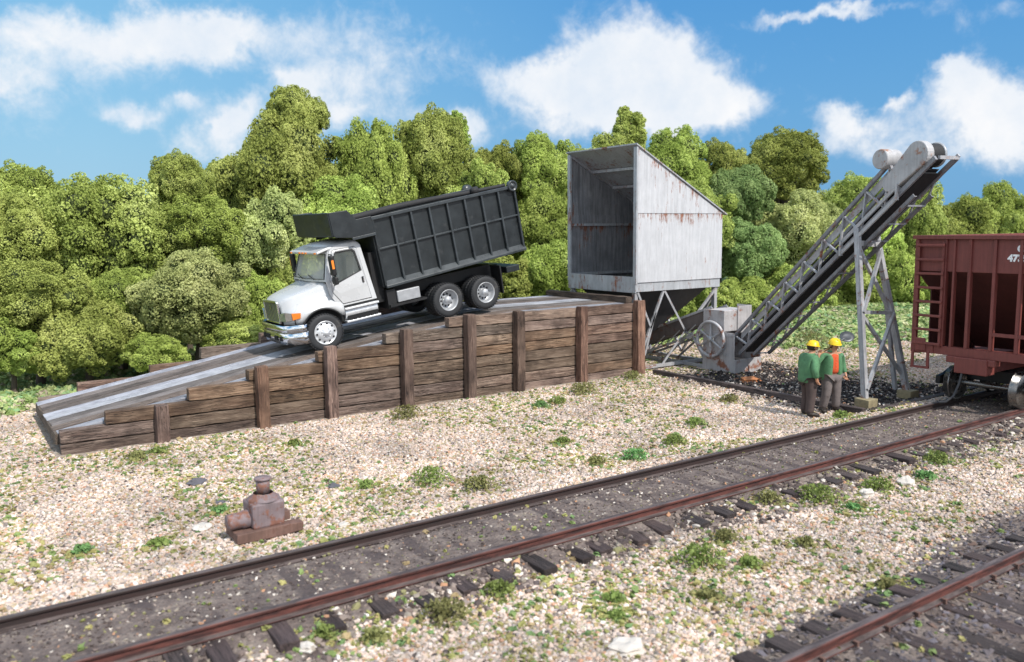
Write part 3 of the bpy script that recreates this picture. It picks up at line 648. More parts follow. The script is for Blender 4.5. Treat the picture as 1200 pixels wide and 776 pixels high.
# side panels (upper and lower sheets with the seam between) - local coordinates from the shed corner
for yy, nm in ((0, 'near'), (BW, 'far')):
    s = 1 if yy == 0 else -1
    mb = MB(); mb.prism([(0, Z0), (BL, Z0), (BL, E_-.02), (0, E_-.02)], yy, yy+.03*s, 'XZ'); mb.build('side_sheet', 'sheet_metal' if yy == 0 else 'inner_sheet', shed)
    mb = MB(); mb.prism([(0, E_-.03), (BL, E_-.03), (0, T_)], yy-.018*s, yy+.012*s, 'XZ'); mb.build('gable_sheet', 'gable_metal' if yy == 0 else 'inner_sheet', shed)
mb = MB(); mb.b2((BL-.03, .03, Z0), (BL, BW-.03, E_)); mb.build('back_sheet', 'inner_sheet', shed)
mb = MB(); ov = .07
mb.add([(-.08, -ov, roofz(-.08)+.045), (BL+.16, -ov, roofz(BL+.16)+.045), (BL+.16, BW+ov, roofz(BL+.16)+.045), (-.08, BW+ov, roofz(-.08)+.045), (-.08, -ov, roofz(-.08)), (BL+.16, -ov, roofz(BL+.16)), (BL+.16, BW+ov, roofz(BL+.16)), (-.08, BW+ov, roofz(-.08))],
       [(0,1,2,3), (7,6,5,4), (0,4,5,1), (1,5,6,2), (2,6,7,3), (3,7,4,0)]); mb.build('roof', 'skirt_metal', shed, bevel=.004)
mb = MB()
for k in range(1, 4):
    x_ = BL*k/4; mb.beam((x_, .03, roofz(x_)-.06), (x_, BW-.03, roofz(x_)-.06), .09, .09)
mb.build('purlin', 'frame_steel', shed)
mb = MB(); 
for yy in (.05, BW-.05): mb.beam((.05, yy, roofz(.05)-.05), (BL-.05, yy, roofz(BL-.05)-.05), .07, .08)
mb.build('rafter', 'frame_steel', shed)
for yy in (.035, BW-.035):
    mb = MB(); mb.b2((-.045, yy-.075, Z0-.05), (.03, yy+.075, T_-.02)); mb.build('corner_post', 'skirt_metal', shed, bevel=.01)
mb = MB(); mb.b2((.06, BW-.10, 4.60), (BL-.05, BW-.02, 4.68)); mb.build('wall_girt', 'skirt_metal', shed)
mb = MB(); mb.b2((.06, BW-.16, 2.93), (BL-.05, BW-.02, 3.01)); mb.build('floor_ledge', 'skirt_metal', shed)
mb = MB(); mb.b2((-.035, -.01, 2.50), (.0, BW+.01, 3.0)); mb.build('front_skirt', 'skirt_metal', shed, bevel=.004)
mb = MB(); mb.b2((.002, .035, 2.53), (BL-.03, .075, 2.82)); mb.b2((.002, BW-.075, 2.53), (BL-.03, BW-.035, 2.82)); mb.b2((BL-.08, .076, 2.53), (BL-.04, BW-.076, 2.82)); mb.build('base_girder', 'skirt_metal', shed)
# hopper funnel
mb = MB(); q0 = [(.08, .10, 2.80), (BL-.10, .10, 2.80), (BL-.10, BW-.10, 2.80), (.08, BW-.10, 2.80)]; cx_, cy_ = 1.75, 1.66
q1 = [(cx_-.35, cy_-.35, 1.05), (cx_+.35, cy_-.35, 1.05), (cx_+.35, cy_+.35, 1.05), (cx_-.35, cy_+.35, 1.05)]
mb.ringface(q0, q1); mb.build('funnel', 'dark_steel', shed, solid=.02)
# legs and lattice
for lx in (.10, BL-.16):
    for ly in (.10, BW-.12):
        mb = MB(); mb.angle((lx, ly, -.02), (lx, ly, 2.53), .13, .025, (0, 1, 0)); mb.build('leg', 'frame_steel', shed)
for ly in (.06, BW-.10):
    w = .07
    for p, q in [((.14, ly, 2.5), (.72, ly, 1.35)), ((.10, ly, .12), (1.25, ly, 2.5)), ((1.30, ly, 2.5), (2.25, ly, 1.15)), ((2.25, ly, 1.15), (3.7, ly, 2.48)), ((.9, ly, 1.85), (.45, ly, .5)), ((2.25, ly, 1.15), (1.2, ly, .12)), ((2.25, ly, 1.15), (3.6, ly, .12))][:7]:
        mb = MB(); mb.angle(p, q, w, .015, (0, 1, 0)); mb.build('brace', 'frame_steel', shed)
    mb = MB(); mb.beam((.1, ly, .12), (BL-.16, ly, .12), .1, .1); mb.build('sill', 'frame_steel', shed)
for lx in (.06, BL-.12):
    for p, q in [((lx, .1, 2.5), (lx, BW/2, .15)), ((lx, BW-.12, 2.5), (lx, BW/2, .15))]:
        mb = MB(); mb.angle(p, q, .07, .015, (1, 0, 0)); mb.build('brace', 'frame_steel', shed)

# ------------------------------------------------------------------ feeder trough from funnel to boot
fd = empty('feeder', (20.6, 20.9, 0)); tag(fd, 'rust brown sloping feeder trough between the shed funnel and the boot', 'feeder')
def feeder():
    a, b_ = Vector((-.30, .5, .42)), Vector((-.06, -2.75, 1.62))
    mb = MB(); mb.beam(a, b_, .62, .04); mb.build('trough_floor', 'feeder_steel', fd)
    for s in (-1, 1):
        o = Vector((s*.33, 0, .16)); mb = MB(); mb.beam(a+o, b_+o, .04, .38); mb.build('trough_side', 'feeder_steel', fd)
        o = Vector((s*.36, 0, .36)); mb = MB(); mb.angle(a+o, b_+o, .07, .015); mb.build('edge_angle', 'frame_steel', fd)
        o = Vector((s*.36, 0, -.36)); mb = MB(); mb.angle(a+o, b_+o, .07, .015); mb.build('edge_angle', 'frame_steel', fd)
        for k in range(5):
            p = a.lerp(b_, k/5); q = a.lerp(b_, (k+1)/5); mb = MB(); mb.beam(p+Vector((s*.36, 0, -.34)), q+Vector((s*.36, 0, 0)), .03, .03); mb.build('brace', 'frame_steel', fd)
        mb = MB(); mb.beam((s*.36-.1, -1.9, 1.1), (s*.36-.2, -.7, .08), .06, .06); mb.build('leg', 'frame_steel', fd)
        mb = MB(); mb.beam((s*.36-.1, -1.9, 1.1), (s*.36+.05, -2.5, .08), .06, .06); mb.build('leg', 'frame_steel', fd)
    for s in (-1, 1):
        mb = MB(); mb.b2((s*.42-.18, -2.6, .04), (s*.42-.06, .9, .14)); mb.build('skid', 'frame_steel', fd)
feeder()

# ------------------------------------------------------------------ boot with flywheel
boot = empty('conveyor_boot', (19.92, 16.98, 0)); tag(boot, 'grey rust stained steel boot box at the foot of the conveyor', 'boot')
mb = MB(); mb.prism([(1.32, -.05), (1.32, 2.02), (.70, 2.10), (.70, 1.96), (.02, 1.93), (0, 1.25), (0, -.05)][::-1], 0, 0, 'YZ')
mb = MB()
# near (left) plate, right plate, rear block, front apron built as one welded shell
mb.b2((0, .03, -.05), (.03, 1.30, 1.28)); mb.b2((0, .45, 1.282), (.03, 1.30, 1.95)); mb.b2((1.22, .03, -.05), (1.25, 1.30, 1.28))
mb.b2((.032, 1.27, -.05), (1.218, 1.30, 1.93)); mb.b2((.0, 0, -.05), (1.25, .028, .46)); mb.build('shell', 'boot_steel', boot, bevel=.008)
mb = MB(); mb.b2((.032, .46, 1.285), (1.215, 1.265, 1.94)); mb.build('hood', 'boot_steel', boot, bevel=.02)
mb = MB(); mb.b2((.60, .42, 1.22), (1.24, .455, 2.06)); mb.b2((1.22, .46, 1.29), (1.245, 1.0, 2.06)); mb.build('splash_plate', 'boot_steel', boot, bevel=.006)
mb = MB(); mb.b2((.04, .20, -.02), (1.21, 1.26, .35)); mb.build('sump', 'dark_steel', boot)
mb = MB(); mb.b2((-.02, .30, .55), (-.003, .48, .66)); mb.b2((-.02, .10, 1.16), (-.003, 1.25, 1.22)); mb.build('bracket', 'frame_steel', boot)
fw = MB(); cxy = Vector((-.13, .88, 1.04)); n = 40; Rr = .54; tr = .05
vs = []; fs = []
for i in range(n):
    a = 2*PI*i/n
    for j in range(8):
        b_ = 2*PI*j/8; rad = Rr+tr*math.cos(b_); vs.append(cxy+Vector((tr*1.1*math.sin(b_), rad*math.cos(a), rad*math.sin(a))))
for i in range(n):
    for j in range(8): fs.append((i*8+j, ((i+1) % n)*8+j, ((i+1) % n)*8+(j+1) % 8, i*8+(j+1) % 8))
fw.add(vs, fs, True); flyw = fw.build('flywheel', 'frame_steel', boot)
mb = MB(); mb.lathe([(-.07, 0), (-.07, .08), (.13, .08), (.13, 0)], cxy, (1, 0, 0), 16); mb.build('hub', 'frame_steel', flyw)
for i in range(6):
    a = PI/6+PI*i/3; mb = MB(); e = Vector((0, math.cos(a), math.sin(a))); mb.tube([cxy+e*.06, cxy+e*.51], [.042, .030], 8); mb.build('spoke', 'frame_steel', flyw)

# ------------------------------------------------------------------ inclined conveyor (runs toward the track, over the trestle)
CD = Vector((-.2, -1, 0)).normalized(); CS = Vector((1, -.2, 0)).normalized()   # along / across (to the right)
C0 = Vector((20.15, 17.0, 0)); CW = .66
conv = empty('belt_conveyor', (20.15, 17.0, 0)); tag(conv, 'long grey lattice belt conveyor rising from the boot over the trestle to the freight car', 'conveyor')
def cp(s, w, z): return CD*s+CS*w+Vector((0, 0, z))
def topz(s): return 1.30+.848*(s-0)+.03
def botz(s): return .62+.800*s+.02
S0, S1, S2 = -.2, 5.45, 6.72
for w in (0, CW):
    mb = MB(); mb.angle(cp(S0, w, topz(S0)), cp(S1, w, topz(S1)), .085, .02); mb.build('chord', 'conveyor_steel', conv)
    mb = MB(); mb.beam(cp(S0+.2, w, botz(S0+.2)), cp(S2, w, botz(S2)), .07, .11); mb.build('chord', 'conveyor_steel', conv)
    nb = 8; xs_ = [S0+(S1-S0)*k/nb for k in range(nb+1)]
    for k in range(nb):
        a, b_ = xs_[k], xs_[k+1]; mm = (a+b_)/2
        up_ = Vector(CS)
        mb = MB(); mb.beam(cp(a, w, topz(a)), cp(mm+.25, w, botz(mm+.25)), .04, .062, up_); mb.build('lacing', 'frame_steel', conv)
        mb = MB(); mb.beam(cp(mm+.25, w, botz(mm+.25)), cp(b_, w, topz(b_)), .04, .062, up_); mb.build('lacing', 'frame_steel', conv)
        if k > 0 and k % 1 == 0:
            pass
    mb = MB(); mb.beam(cp(S1, w, topz(S1)), cp(S1+.35, w, botz(S1+.35)), .05, .09, CS); mb.build('end_post', 'conveyor_steel', conv)
# side boards behind the far lacing, belt and return belt
mb = MB(); a, b_ = 0.0, S1
mb.add([cp(a, .07, topz(a)-.26), cp(b_, .07, topz(b_)-.30), cp(b_, .07, topz(b_)-.05), cp(a, .07, topz(a)-.05)], [(0,1,2,3)]); mb.build('side_board', 'drum_steel', conv, solid=.02)
mb = MB(); mb.beam(cp(.05, CW/2, botz(.05)+.22), cp(S2-.55, CW/2, botz(S2-.55)+.30), CW-.16, .05, (0,0,1)); mb.build('belt', 'black_belt', conv)
mb = MB(); mb.beam(cp(.2, CW/2, botz(.2)-.08), cp(S2-.35, CW/2, botz(S2-.35)-.04), CW-.16, .03, (0,0,1)); mb.build('belt', 'black_belt', conv)
mb = MB(); mb.beam(cp(.05, CW/2, botz(.05)+.05), cp(S2-.4, CW/2, botz(S2-.4)+.1), CW-.12, .02, (0,0,1)); mb.build('pan', 'dark_steel', conv)
# lower walkway-like truss chords hanging under the belt, on the right side
for w in (.12, CW+.02):
    mb = MB(); mb.angle(cp(.55, w, botz(.55)-.42), cp(S2-.6, w, botz(S2-.6)-.36), .08, .02); mb.build('lower_chord', 'conveyor_steel', conv)
for k in range(11):
    s = .6+k*.53
    mb = MB(); mb.beam(cp(s, CW+.02, botz(s)-.40), cp(s+.28, CW+.02, botz(s+.28)), .03, .045, CS); mb.build('hanger', 'conveyor_steel', conv)
    mb = MB(); mb.beam(cp(s, .12, botz(s)-.40), cp(s, CW, botz(s)-.40), .04, .04); mb.build('crosspiece', 'conveyor_steel', conv)
# slotted take-up frame on the near side above the trestle
s0_, s1_ = 4.05, 5.75
for dz in (-.10, .17):
    mb = MB(); mb.beam(cp(s0_, -.07, botz(s0_)+dz+.02), cp(s1_, -.07, botz(s1_)+dz+.02), .05, .09); mb.build('takeup_rail', 'drum_steel', conv)
for s in (s0_, s1_):
    mb = MB(); mb.beam(cp(s, -.075, botz(s)-.14), cp(s+.0, -.075, botz(s)+.24), .10, .05); mb.build('takeup_rail', 'drum_steel', conv)
# head: capsule guard, pulley, end arms, drum
hs = 6.28; hz = botz(hs)+.46
d3 = Vector((CD.x, CD.y, .80)).normalized(); nrm3 = CS.cross(d3).normalized()
if nrm3.z < 0: nrm3 = -nrm3
hc = cp(hs, 0, hz); Rg = .31; Lg = 1.0; pl = []
for k in range(13): a = -PI/2+PI*k/12; pl.append(d3*(Rg*math.cos(a))+nrm3*(Rg*math.sin(a)))
for k in range(7): a = PI/2+PI*k/6; pl.append(-d3*Lg+d3*(Rg*.62*math.cos(a))+nrm3*(Rg*.62*math.sin(a)-.02))
mb = MB(); n = len(pl); vs = [hc+p+CS*-.10 for p in pl]+[hc+p+CS*.12 for p in pl]
mb.add(vs, [tuple(range(n)), tuple(range(n, 2*n))[::-1]]+[(i, (i+1) % n, (i+1) % n+n, i+n) for i in range(n)]); mb.build('head_guard', 'drum_steel', conv, bevel=.02)
mb = MB(); mb.lathe([(0, 0), (0, .24), (.42, .27), (.42, 0)], hc+CS*.13, CS, 28); mb.build('head_pulley', 'black_belt', conv, bevel=.01)
mb = MB(); mb.lathe([(0, .03), (0, .29), (.05, .29), (.05, .03)], hc+CS*.50, CS, 28); mb.build('pulley_rim', 'rim_grey', conv)
mb = MB(); mb.beam(cp(5.7, CW+.04, botz(5.7)-.05), cp(6.75, CW+.04, botz(6.75)+.05), .05, .09); mb.build('end_arm', 'frame_steel', conv)
mb = MB(); mb.beam(cp(6.73, .1, botz(6.73)), cp(6.73, CW+.06, botz(6.73)), .06, .08); mb.build('end_arm', 'frame_steel', conv)
dc = hc-d3*.78+nrm3*.58+CS*.22
mb = MB(); mb.lathe([(0, 0), (0, .22), (.02, .24), (.50, .24), (.52, .22), (.52, 0)], dc-CS*.42, CS, 32); mb.build('motor_drum', 'drum_steel', conv, bevel=.005)
mb = MB(); mb.beam(dc-nrm3*.30, dc-nrm3*.55, .4, .3, CD); mb.build('motor_mount', 'conveyor_steel', conv)

# ------------------------------------------------------------------ trestle
tr_ = empty('support_trestle', (19.67, 11.8, 0)); tag(tr_, 'grey splayed steel trestle with X bracing carrying the conveyor', 'trestle')
TB = [Vector((-.93, 0, .22)), Vector((.93, 0, .22))]; TT = [Vector((-.44, .72, 4.50)), Vector((.30, .66, 4.30))]
def tl(i, f): return TB[i].lerp(TT[i], f)
mb = MB(); mb.angle(tl(0, 0), tl(0, 1), .125, .03, (0, 1, 0)); mb.build('leg', 'frame_steel', tr_)
mb = MB(); mb.angle(tl(1, 0), tl(1, 1), .13, .03, (0, 1, 0)); mb.build('leg', 'frame_steel', tr_)
mb = MB(); mb.angle(tl(1, 0)+Vector((.02, .35, 0)), tl(1, .62)+Vector((.08, .12, 0)), .09, .02, (0, 1, 0)); mb.build('rear_leg', 'frame_steel', tr_)
mb = MB(); mb.beam(tl(0, .9)-Vector((.02, .0, 0)), tl(1, .93), .05, .13, (0, 0, 1)); mb.build('cap_beam', 'drum_steel', tr_)
mb = MB(); mb.beam(tl(0, .50), tl(1, .50), .05, .09); mb.build('cross_beam', 'frame_steel', tr_)
for a, b_ in (((0, .06), (1, .50)), ((1, .10), (0, .50)), ((0, .50), (1, .90)), ((1, .50), (0, .90))):
    yy = Vector((0, -.05 if a[0] == 0 else .05, 0))
    mb = MB(); mb.angle(tl(*a)+yy, tl(*b_)+yy, .075, .015, (0, 1, 0)); mb.build('brace', 'frame_steel', tr_)
for s, nm in ((-1, 'left'), (1, 'right')):
    bm_ = jitter_timber((19.67+s*.93-.20, 11.82, .08), (19.67+s*.93+.20, 11.82, .08), .40, .36, 'footing', 'footing_concrete', tr_, .015)

# ------------------------------------------------------------------ rusty pump in the foreground
pump = empty('iron_pump', (3.78, 12.12, .03), (0, 0, R(2))); tag(pump, 'small rusty iron pump with side cylinder on a plank base, alone in the gravel', 'pump')
jitter_timber((3.78-.50, 11.93, .07), (3.78+.50, 11.93, .07), .20, .15, 'base_plank', 'rust_plate', pump, .008).location.z = .05
o = jitter_timber((3.3, 12.35, .07), (4.1, 12.35, .07), .16, .15, 'base_plank', 'rust_plate', pump, .008); o.location.z = .05
mb = MB(); h0, h1 = .12, .50
mb.add([(-.24,-.22,h0),(.24,-.22,h0),(.24,.2,h0),(-.24,.2,h0),(-.25,-.23,h1),(.25,-.23,h1),(.25,.21,h1),(-.25,.21,h1)], [(0,3,2,1),(0,1,5,4),(1,2,6,5),(2,3,7,6),(3,0,4,7),(4,5,6,7)]); mb.build('body', 'stand_iron', pump, bevel=.03)
mb = MB(); mb.lathe([(.50, .24), (.53, .235), (.57, .17), (.60, .145)], (0, -.01, 0), (0, 0, 1), 24); mb.build('shoulder', 'stand_iron', pump)
mb = MB(); mb.lathe([(.59, 0), (.59, .095), (.80, .105), (.80, 0)], (0, -.01, 0), (0, 0, 1), 24); mb.build('neck', 'stand_iron', pump)
mb = MB(); mb.lathe([(.795, 0), (.795, .12), (.815, .128), (.83, .12), (.835, 0)], (0, -.01, 0), (0, 0, 1), 24); mb.build('cap', 'stand_iron', pump)
mb = MB(); mb.lathe([(-.56, 0), (-.56, .115), (-.54, .12), (-.36, .12), (-.34, .135), (-.24, .135)], (0, -.02, .25), (1, 0, 0), 24); mb.build('side_cylinder', 'stand_iron', pump)
mb = MB(); mb.b2((.26, -.02, .10), (.40, .14, .24)); mb.build('side_lug', 'rust_plate', pump, bevel=.01)
mb = MB(); mb.b2((-.50, -.10, .0), (-.30, .1, .12)); mb.build('cradle', 'rust_plate', pump, bevel=.01)
# ------------------------------------------------------------------ dump truck (local: x back from the front axle, y away from us, z up)
truck = empty('dump_truck', (7.93, 21.10, 1.485), (0, -R(8.9), 0)); tag(truck, 'silver cab dump truck with black ribbed dump body, driving down the timber ramp', 'truck')
def lerp_(s, xs_, ys_): return float(np.interp(s, xs_, ys_))
# hood and fenders as one lofted skin
st = [-.70, -.66, -.60, -.52, -.46, -.40, -.32, -.22, -.10, .11, .30, .42, .52, .60, .66, .72]
rings = []
for s in st:
    top = lerp_(s, [-.70, -.62, -.4, .1, .55], [1.30, 1.42, 1.49, 1.60, 1.72]); hw = lerp_(s, [-.70, -.5, 0, .6], [.56, .74, .90, 1.03])
    fo = lerp_(s, [-.70, -.60, -.46, -.3, -.1, .72], [.66, .95, 1.10, 1.17, 1.20, 1.20]); ft = lerp_(s, [-.70, -.4, .11, .5, .72], [1.03, 1.10, 1.17, 1.17, 1.10])
    q = .60**2-(s-.11)**2; bo = .80 if q <= 0 else max(.80, .47+math.sqrt(q)+.0)
    if s > .62: bo = .80
    bo = min(bo, ft-.06)
    half = [(0, top), (hw*.55, top-.015), (hw*.88, top-.03), (hw, top-.075), (hw+.02, (top*.35+ft*.65)), (hw+(fo-hw)*.4, ft+.045), (fo-.08, ft+.01), (fo, ft-.05), (fo+.012, (ft+bo)/2-.01), (fo, bo)]
    rings.append([(s, -w, h) for w, h in half[::-1]]+[(s, w, h) for w, h in half[1:]])
m_ = len(rings[0]); mb = MB(); mb.add([v for r in rings for v in r], [(i*m_+k, i*m_+k+1, (i+1)*m_+k+1, (i+1)*m_+k) for i in range(len(st)-1) for k in range(m_-1)], True)
mb.build('hood', 'silver_paint', truck, solid=.02)
mb = MB()   # dark arch liner lip
for s_ in (-1, 1):
    pts = [(.11+.605*math.cos(a), s_*1.222, .47+.605*math.sin(a)) for a in [PI*(.18+.64*k/14) for k in range(15)]]
    mb.tube(pts, .022, 6)
mb.build('arch_trim', 'black_frame', truck)
mb = MB(); mb.b2((-.55, -1.05, .62), (.75, 1.05, 1.05)); mb.build('engine_bay', 'dark_hole', truck)
mb = MB(); mb.add([(.02,-.845+.12,1.435),(.34,-.90+.12,1.50),(.36,-.905+.10,1.44),(.10,-.875+.10,1.37)], [(0,1,2,3)]); 
o = mb.build('hood_vent', 'dark_hole', truck, solid=.02); o.location = (0, -.03, 0)
# grille, headlamps, bumper
mb = MB(); mb.b2((-.735, -.46, .86), (-.70, .46, 1.36)); mb.build('grille', 'grille_mesh', truck, bevel=.02)
gr = [o for o in COL.objects if o.parent == truck and o.name.startswith('grille')][-1]
mb = MB(); 
for z in (.85, 1.365): mb.b2((-.765, -.50, z-.03), (-.69, .50, z+.03))
for y in (-.50, .50): mb.b2((-.762, y-.03, .84), (-.69, y+.03, 1.37))
mb.build('grille_surround', 'chrome', truck, bevel=.02)
mb = MB()
for k in range(7): y = -.36+.12*k; mb.b2((-.752, y-.012, .89), (-.737, y+.012, 1.33))
mb.b2((-.758, -.035, 1.16), (-.740, .035, 1.30)); mb.build('grille_bar', 'chrome', truck)
for s_ in (-1, 1):
    mb = MB(); P = [(-.715, s_*.58, .90), (-.66, s_*.82, .90), (-.56, s_*1.0, .93), (-.56, s_*1.0, 1.10), (-.66, s_*.82, 1.13), (-.715, s_*.60, 1.10)]
    mb.add([(a-.03, b_*1.03, c_) for a, b_, c_ in P], [(0,1,4,5), (1,2,3,4)]); hl = mb.build('headlight', 'clear_lens', truck, solid=.04)
    mb = MB(); P = [(-.56, s_*1.02, .93), (-.40, s_*1.135, .96), (-.38, s_*1.15, 1.09), (-.56, s_*1.02, 1.10)]; mb.add([(a-.03, b_*1.02, c_) for a, b_, c_ in P], [(0,1,2,3)]); mb.build('indicator', 'amber_lens', hl, solid=.03)
prof = [(-.84, -.30), (-.82, -.75), (-.72, -1.02), (-.50, -1.20), (-.36, -1.24)]
for z0, z1, nm in ((.62, .80, 0), (.31, .62, 1)):
    mb = MB(); pts = [(a, y, ) for a, y in prof]; full = [(a, y) for a, y in prof[::-1]]+[(a, -y) for a, y in prof]
    if nm == 0:
        vs = [(a+.02, y, z0) for a, y in full]+[(a, y, (z0+z1)/2) for a, y in full]+[(a+.03, y, z1) for a, y in full]
    else: vs = [(a+.06, y*.98, z0) for a, y in full]+[(a+.0, y, (z0+z1)/2) for a, y in full]+[(a+.035, y, z1) for a, y in full]
    n = len(full); mb.add(vs, [(r*n+k, r*n+k+1, (r+1)*n+k+1, (r+1)*n+k) for r in range(2) for k in range(n-1)], True)
    bmp = mb.build('bumper', 'chrome', truck, solid=.03)
for y in (-.62, -.30, .30, .62):
    mb = MB(); mb.box((-.845 if abs(y) < .5 else -.83, y, .47), (.05, .17 if abs(y) > .5 else .24, .12)); mb.build('bumper_slot', 'dark_hole', truck, bevel=.02)
# cab sides: frame ring, door ring with window opening
CWB, CWT = 1.13, .98
def cy(h): return CWB if h < 1.72 else CWB+(CWT-CWB)*(h-1.72)/.80
def side(pts, s_, off=0): return [(x_, s_*(cy(h)+off), h) for x_, h in pts]
OUT = [(.62, 1.02), (.45, 1.35), (.40, 1.70), (.66, 2.42), (.80, 2.53), (1.40, 2.56), (1.52, 2.46), (1.68, 1.02)]
DR = [(.74, 1.06), (.52, 1.40), (.50, 1.72), (.73, 2.42), (.80, 2.45), (1.36, 2.45), (1.42, 2.38), (1.56, 1.06)]
WIN = [(.66, 1.60), (.57, 1.63), (.555, 1.72), (.775, 2.34), (.83, 2.385), (1.29, 2.385), (1.35, 2.32), (1.40, 1.82)]
def shrink(p, k): 
    cx = sum(a for a, _ in p)/len(p); cz = sum(b_ for _, b_ in p)/len(p); return [(cx+(a-cx)*k, cz+(b_-cz)*k) for a, b_ in p]
doors = []
for s_ in (-1, 1):
    mb = MB(); mb.ringface(side(OUT, s_), side(DR, s_)); mb.build('cab_side', 'silver_paint', truck, solid=.03)
    D2 = shrink(DR, .972); mb = MB(); mid = [((a*.5+c_*.5), (b_*.5+d_*.5)) for (a, b_), (c_, d_) in zip(D2, WIN)]
    mb.ringface(side(D2, s_, .01), side(mid, s_, .018)); mb.ringface(side(mid, s_, .018), side(WIN, s_, .006)); dr = mb.build('door', 'silver_paint', truck, solid=.03)
    mb = MB(); W2 = WIN; mb.add(side(W2, s_, -.005), [tuple(range(8))]); mb.build('window', 'cab_glass', dr)
    mb = MB(); mb.ringface(side(shrink(WIN, 1.02), s_, .022), side(shrink(WIN, .93), s_, .018)); mb.build('window_seal', 'black_frame', dr, solid=.008)
    mb = MB(); mb.b2((.905, s_*(cy(2.0)-.01), 1.69), (.925, s_*(cy(2.0)+.012), 2.30)) if False else mb.b2((1.30, s_*1.150, 1.30), (1.31, s_*1.152, 1.31))
    mb = MB(); mb.b2((1.36, s_*1.155, 1.50), (1.42, s_*1.175, 1.66)); mb.build('handle', 'dark_hole', dr, bevel=.01)
    mb = MB(); mb.b2((1.385, s_*1.17, 1.52), (1.41, s_*1.20, 1.64)); mb.build('handle', 'chrome', dr, bevel=.005)
    mb = MB(); mb.b2((.62, s_*(cy(2.0)-.004), 1.72), (.64, s_*(cy(2.0)+.012), 2.1)) if False else None
# roof, back, firewall, floor
mb = MB(); ys_ = [-CWT, -CWT*.8, -CWT*.4, 0, CWT*.4, CWT*.8, CWT]; zz = [0, .045, .075, .085, .075, .045, 0]
secs = [(.66, 2.42), (.74, 2.49), (.85, 2.53), (1.38, 2.56), (1.48, 2.52), (1.54, 2.44)]
vs = [(x_, y, h+z*(1 if .7 < x_ < 1.5 else .5)) for x_, h in secs for y, z in zip(ys_, zz)]
mb.add(vs, [(i*7+k, i*7+k+1, (i+1)*7+k+1, (i+1)*7+k) for i in range(5) for k in range(6)], True); mb.build('roof', 'silver_paint', truck, solid=.03)
mb = MB(); mb.add([(1.68, -CWB, 1.02), (1.68, CWB, 1.02), (1.53, CWT, 2.46), (1.53, -CWT, 2.46)], [(0,1,2,3)]); mb.build('rear_wall', 'silver_paint', truck, solid=.03)
mb = MB(); mb.b2((.40, -1.08, .96), (1.66, 1.08, 1.03)); mb.build('cab_floor', 'black_frame', truck)
# windscreen with frame
def wsp(y, h): return (.40+(.66-.40)*(h-1.70)/.72, y, h)
o8 = [wsp(-1.12, 1.70), wsp(0, 1.70), wsp(1.12, 1.70), wsp(1.06, 2.05), wsp(.985, 2.43), wsp(0, 2.44), wsp(-.985, 2.43), wsp(-1.06, 2.05)]
def bul(p, k): x_, y, h = p; return (x_-.10*(1-(y/1.1)**2)*k, y, h)
i8 = [wsp(-1.045, 1.755), wsp(0, 1.755), wsp(1.045, 1.755), wsp(.99, 2.05), wsp(.93, 2.375), wsp(0, 2.375), wsp(-.93, 2.375), wsp(-.99, 2.05)]
mb = MB(); i8b = [wsp(y*.97, 1.79+(h-1.79)*.96+.012) for _, y, h in i8]; mb.ringface([bul(p, .9) for p in o8], [bul(p, 1) for p in i8]); mb.build('windshield_frame', 'silver_paint', truck, solid=.02)
mb = MB(); mb.ringface([bul((p[0]-.014, p[1]*1.01, p[2]), 1) for p in i8], [bul((p[0]-.014, p[1], p[2]), 1) for p in i8b]); mb.build('windshield_seal', 'black_frame', truck, solid=.008)
mb = MB(); q = [bul(p, 1) for p in i8]; mb.add(q, [(0,1,5,6,7), (1,2,3,4,5)]); mb.build('windshield', 'windshield_glass', truck)
mb = MB(); mb.tube([(.30, -.6, 1.765), (.34, -.15, 1.86)], .012, 6); mb.tube([(.30, .2, 1.765), (.34, .6, 1.86)], .012, 6); mb.build('wiper', 'black_frame', truck)
# interior
mb = MB(); mb.b2((.44, -1.02, 1.45), (.68, 1.02, 1.74)); mb.build('dashboard', 'dash_plastic', truck, bevel=.03)
for y in (-.5, .5):
    mb = MB(); mb.b2((.95, y-.26, 1.30), (1.40, y+.26, 1.46)); mb.box((1.42, y, 1.80), (.14, .50, .75), Matrix.Rotation(R(8), 3, 'Y')); mb.box((1.47, y, 2.20), (.1, .26, .18)); mb.build('seat', 'seat_cloth', truck, bevel=.04)
mb = MB(); c = Vector((.80, -.5, 1.80)); mb.tube([c+Vector((.06*math.sin(a), .21*math.cos(a), .20*math.sin(a))) for a in [2*PI*k/20 for k in range(21)]], .016, 6); mb.build('steering_wheel', 'dash_plastic', truck)
# sun visor with marker lamps
mb = MB(); mb.add([(.36,-.97,2.40),(.36,.97,2.40),(.78,1.0,2.51),(.78,-1.0,2.51),(.36,-.97,2.455),(.36,.97,2.455),(.80,.96,2.565),(.80,-.96,2.565)], [(0,1,2,3),(4,7,6,5),(0,4,5,1),(1,5,6,2),(2,6,7,3),(3,7,4,0)]); vis = mb.build('sun_visor', 'silver_paint', truck, bevel=.015)
for y in (-.85, -.22, 0, .22, .85): mb = MB(); mb.box((.352, y, 2.43), (.03, .09, .04)); mb.build('marker_light', 'amber_lens', vis)
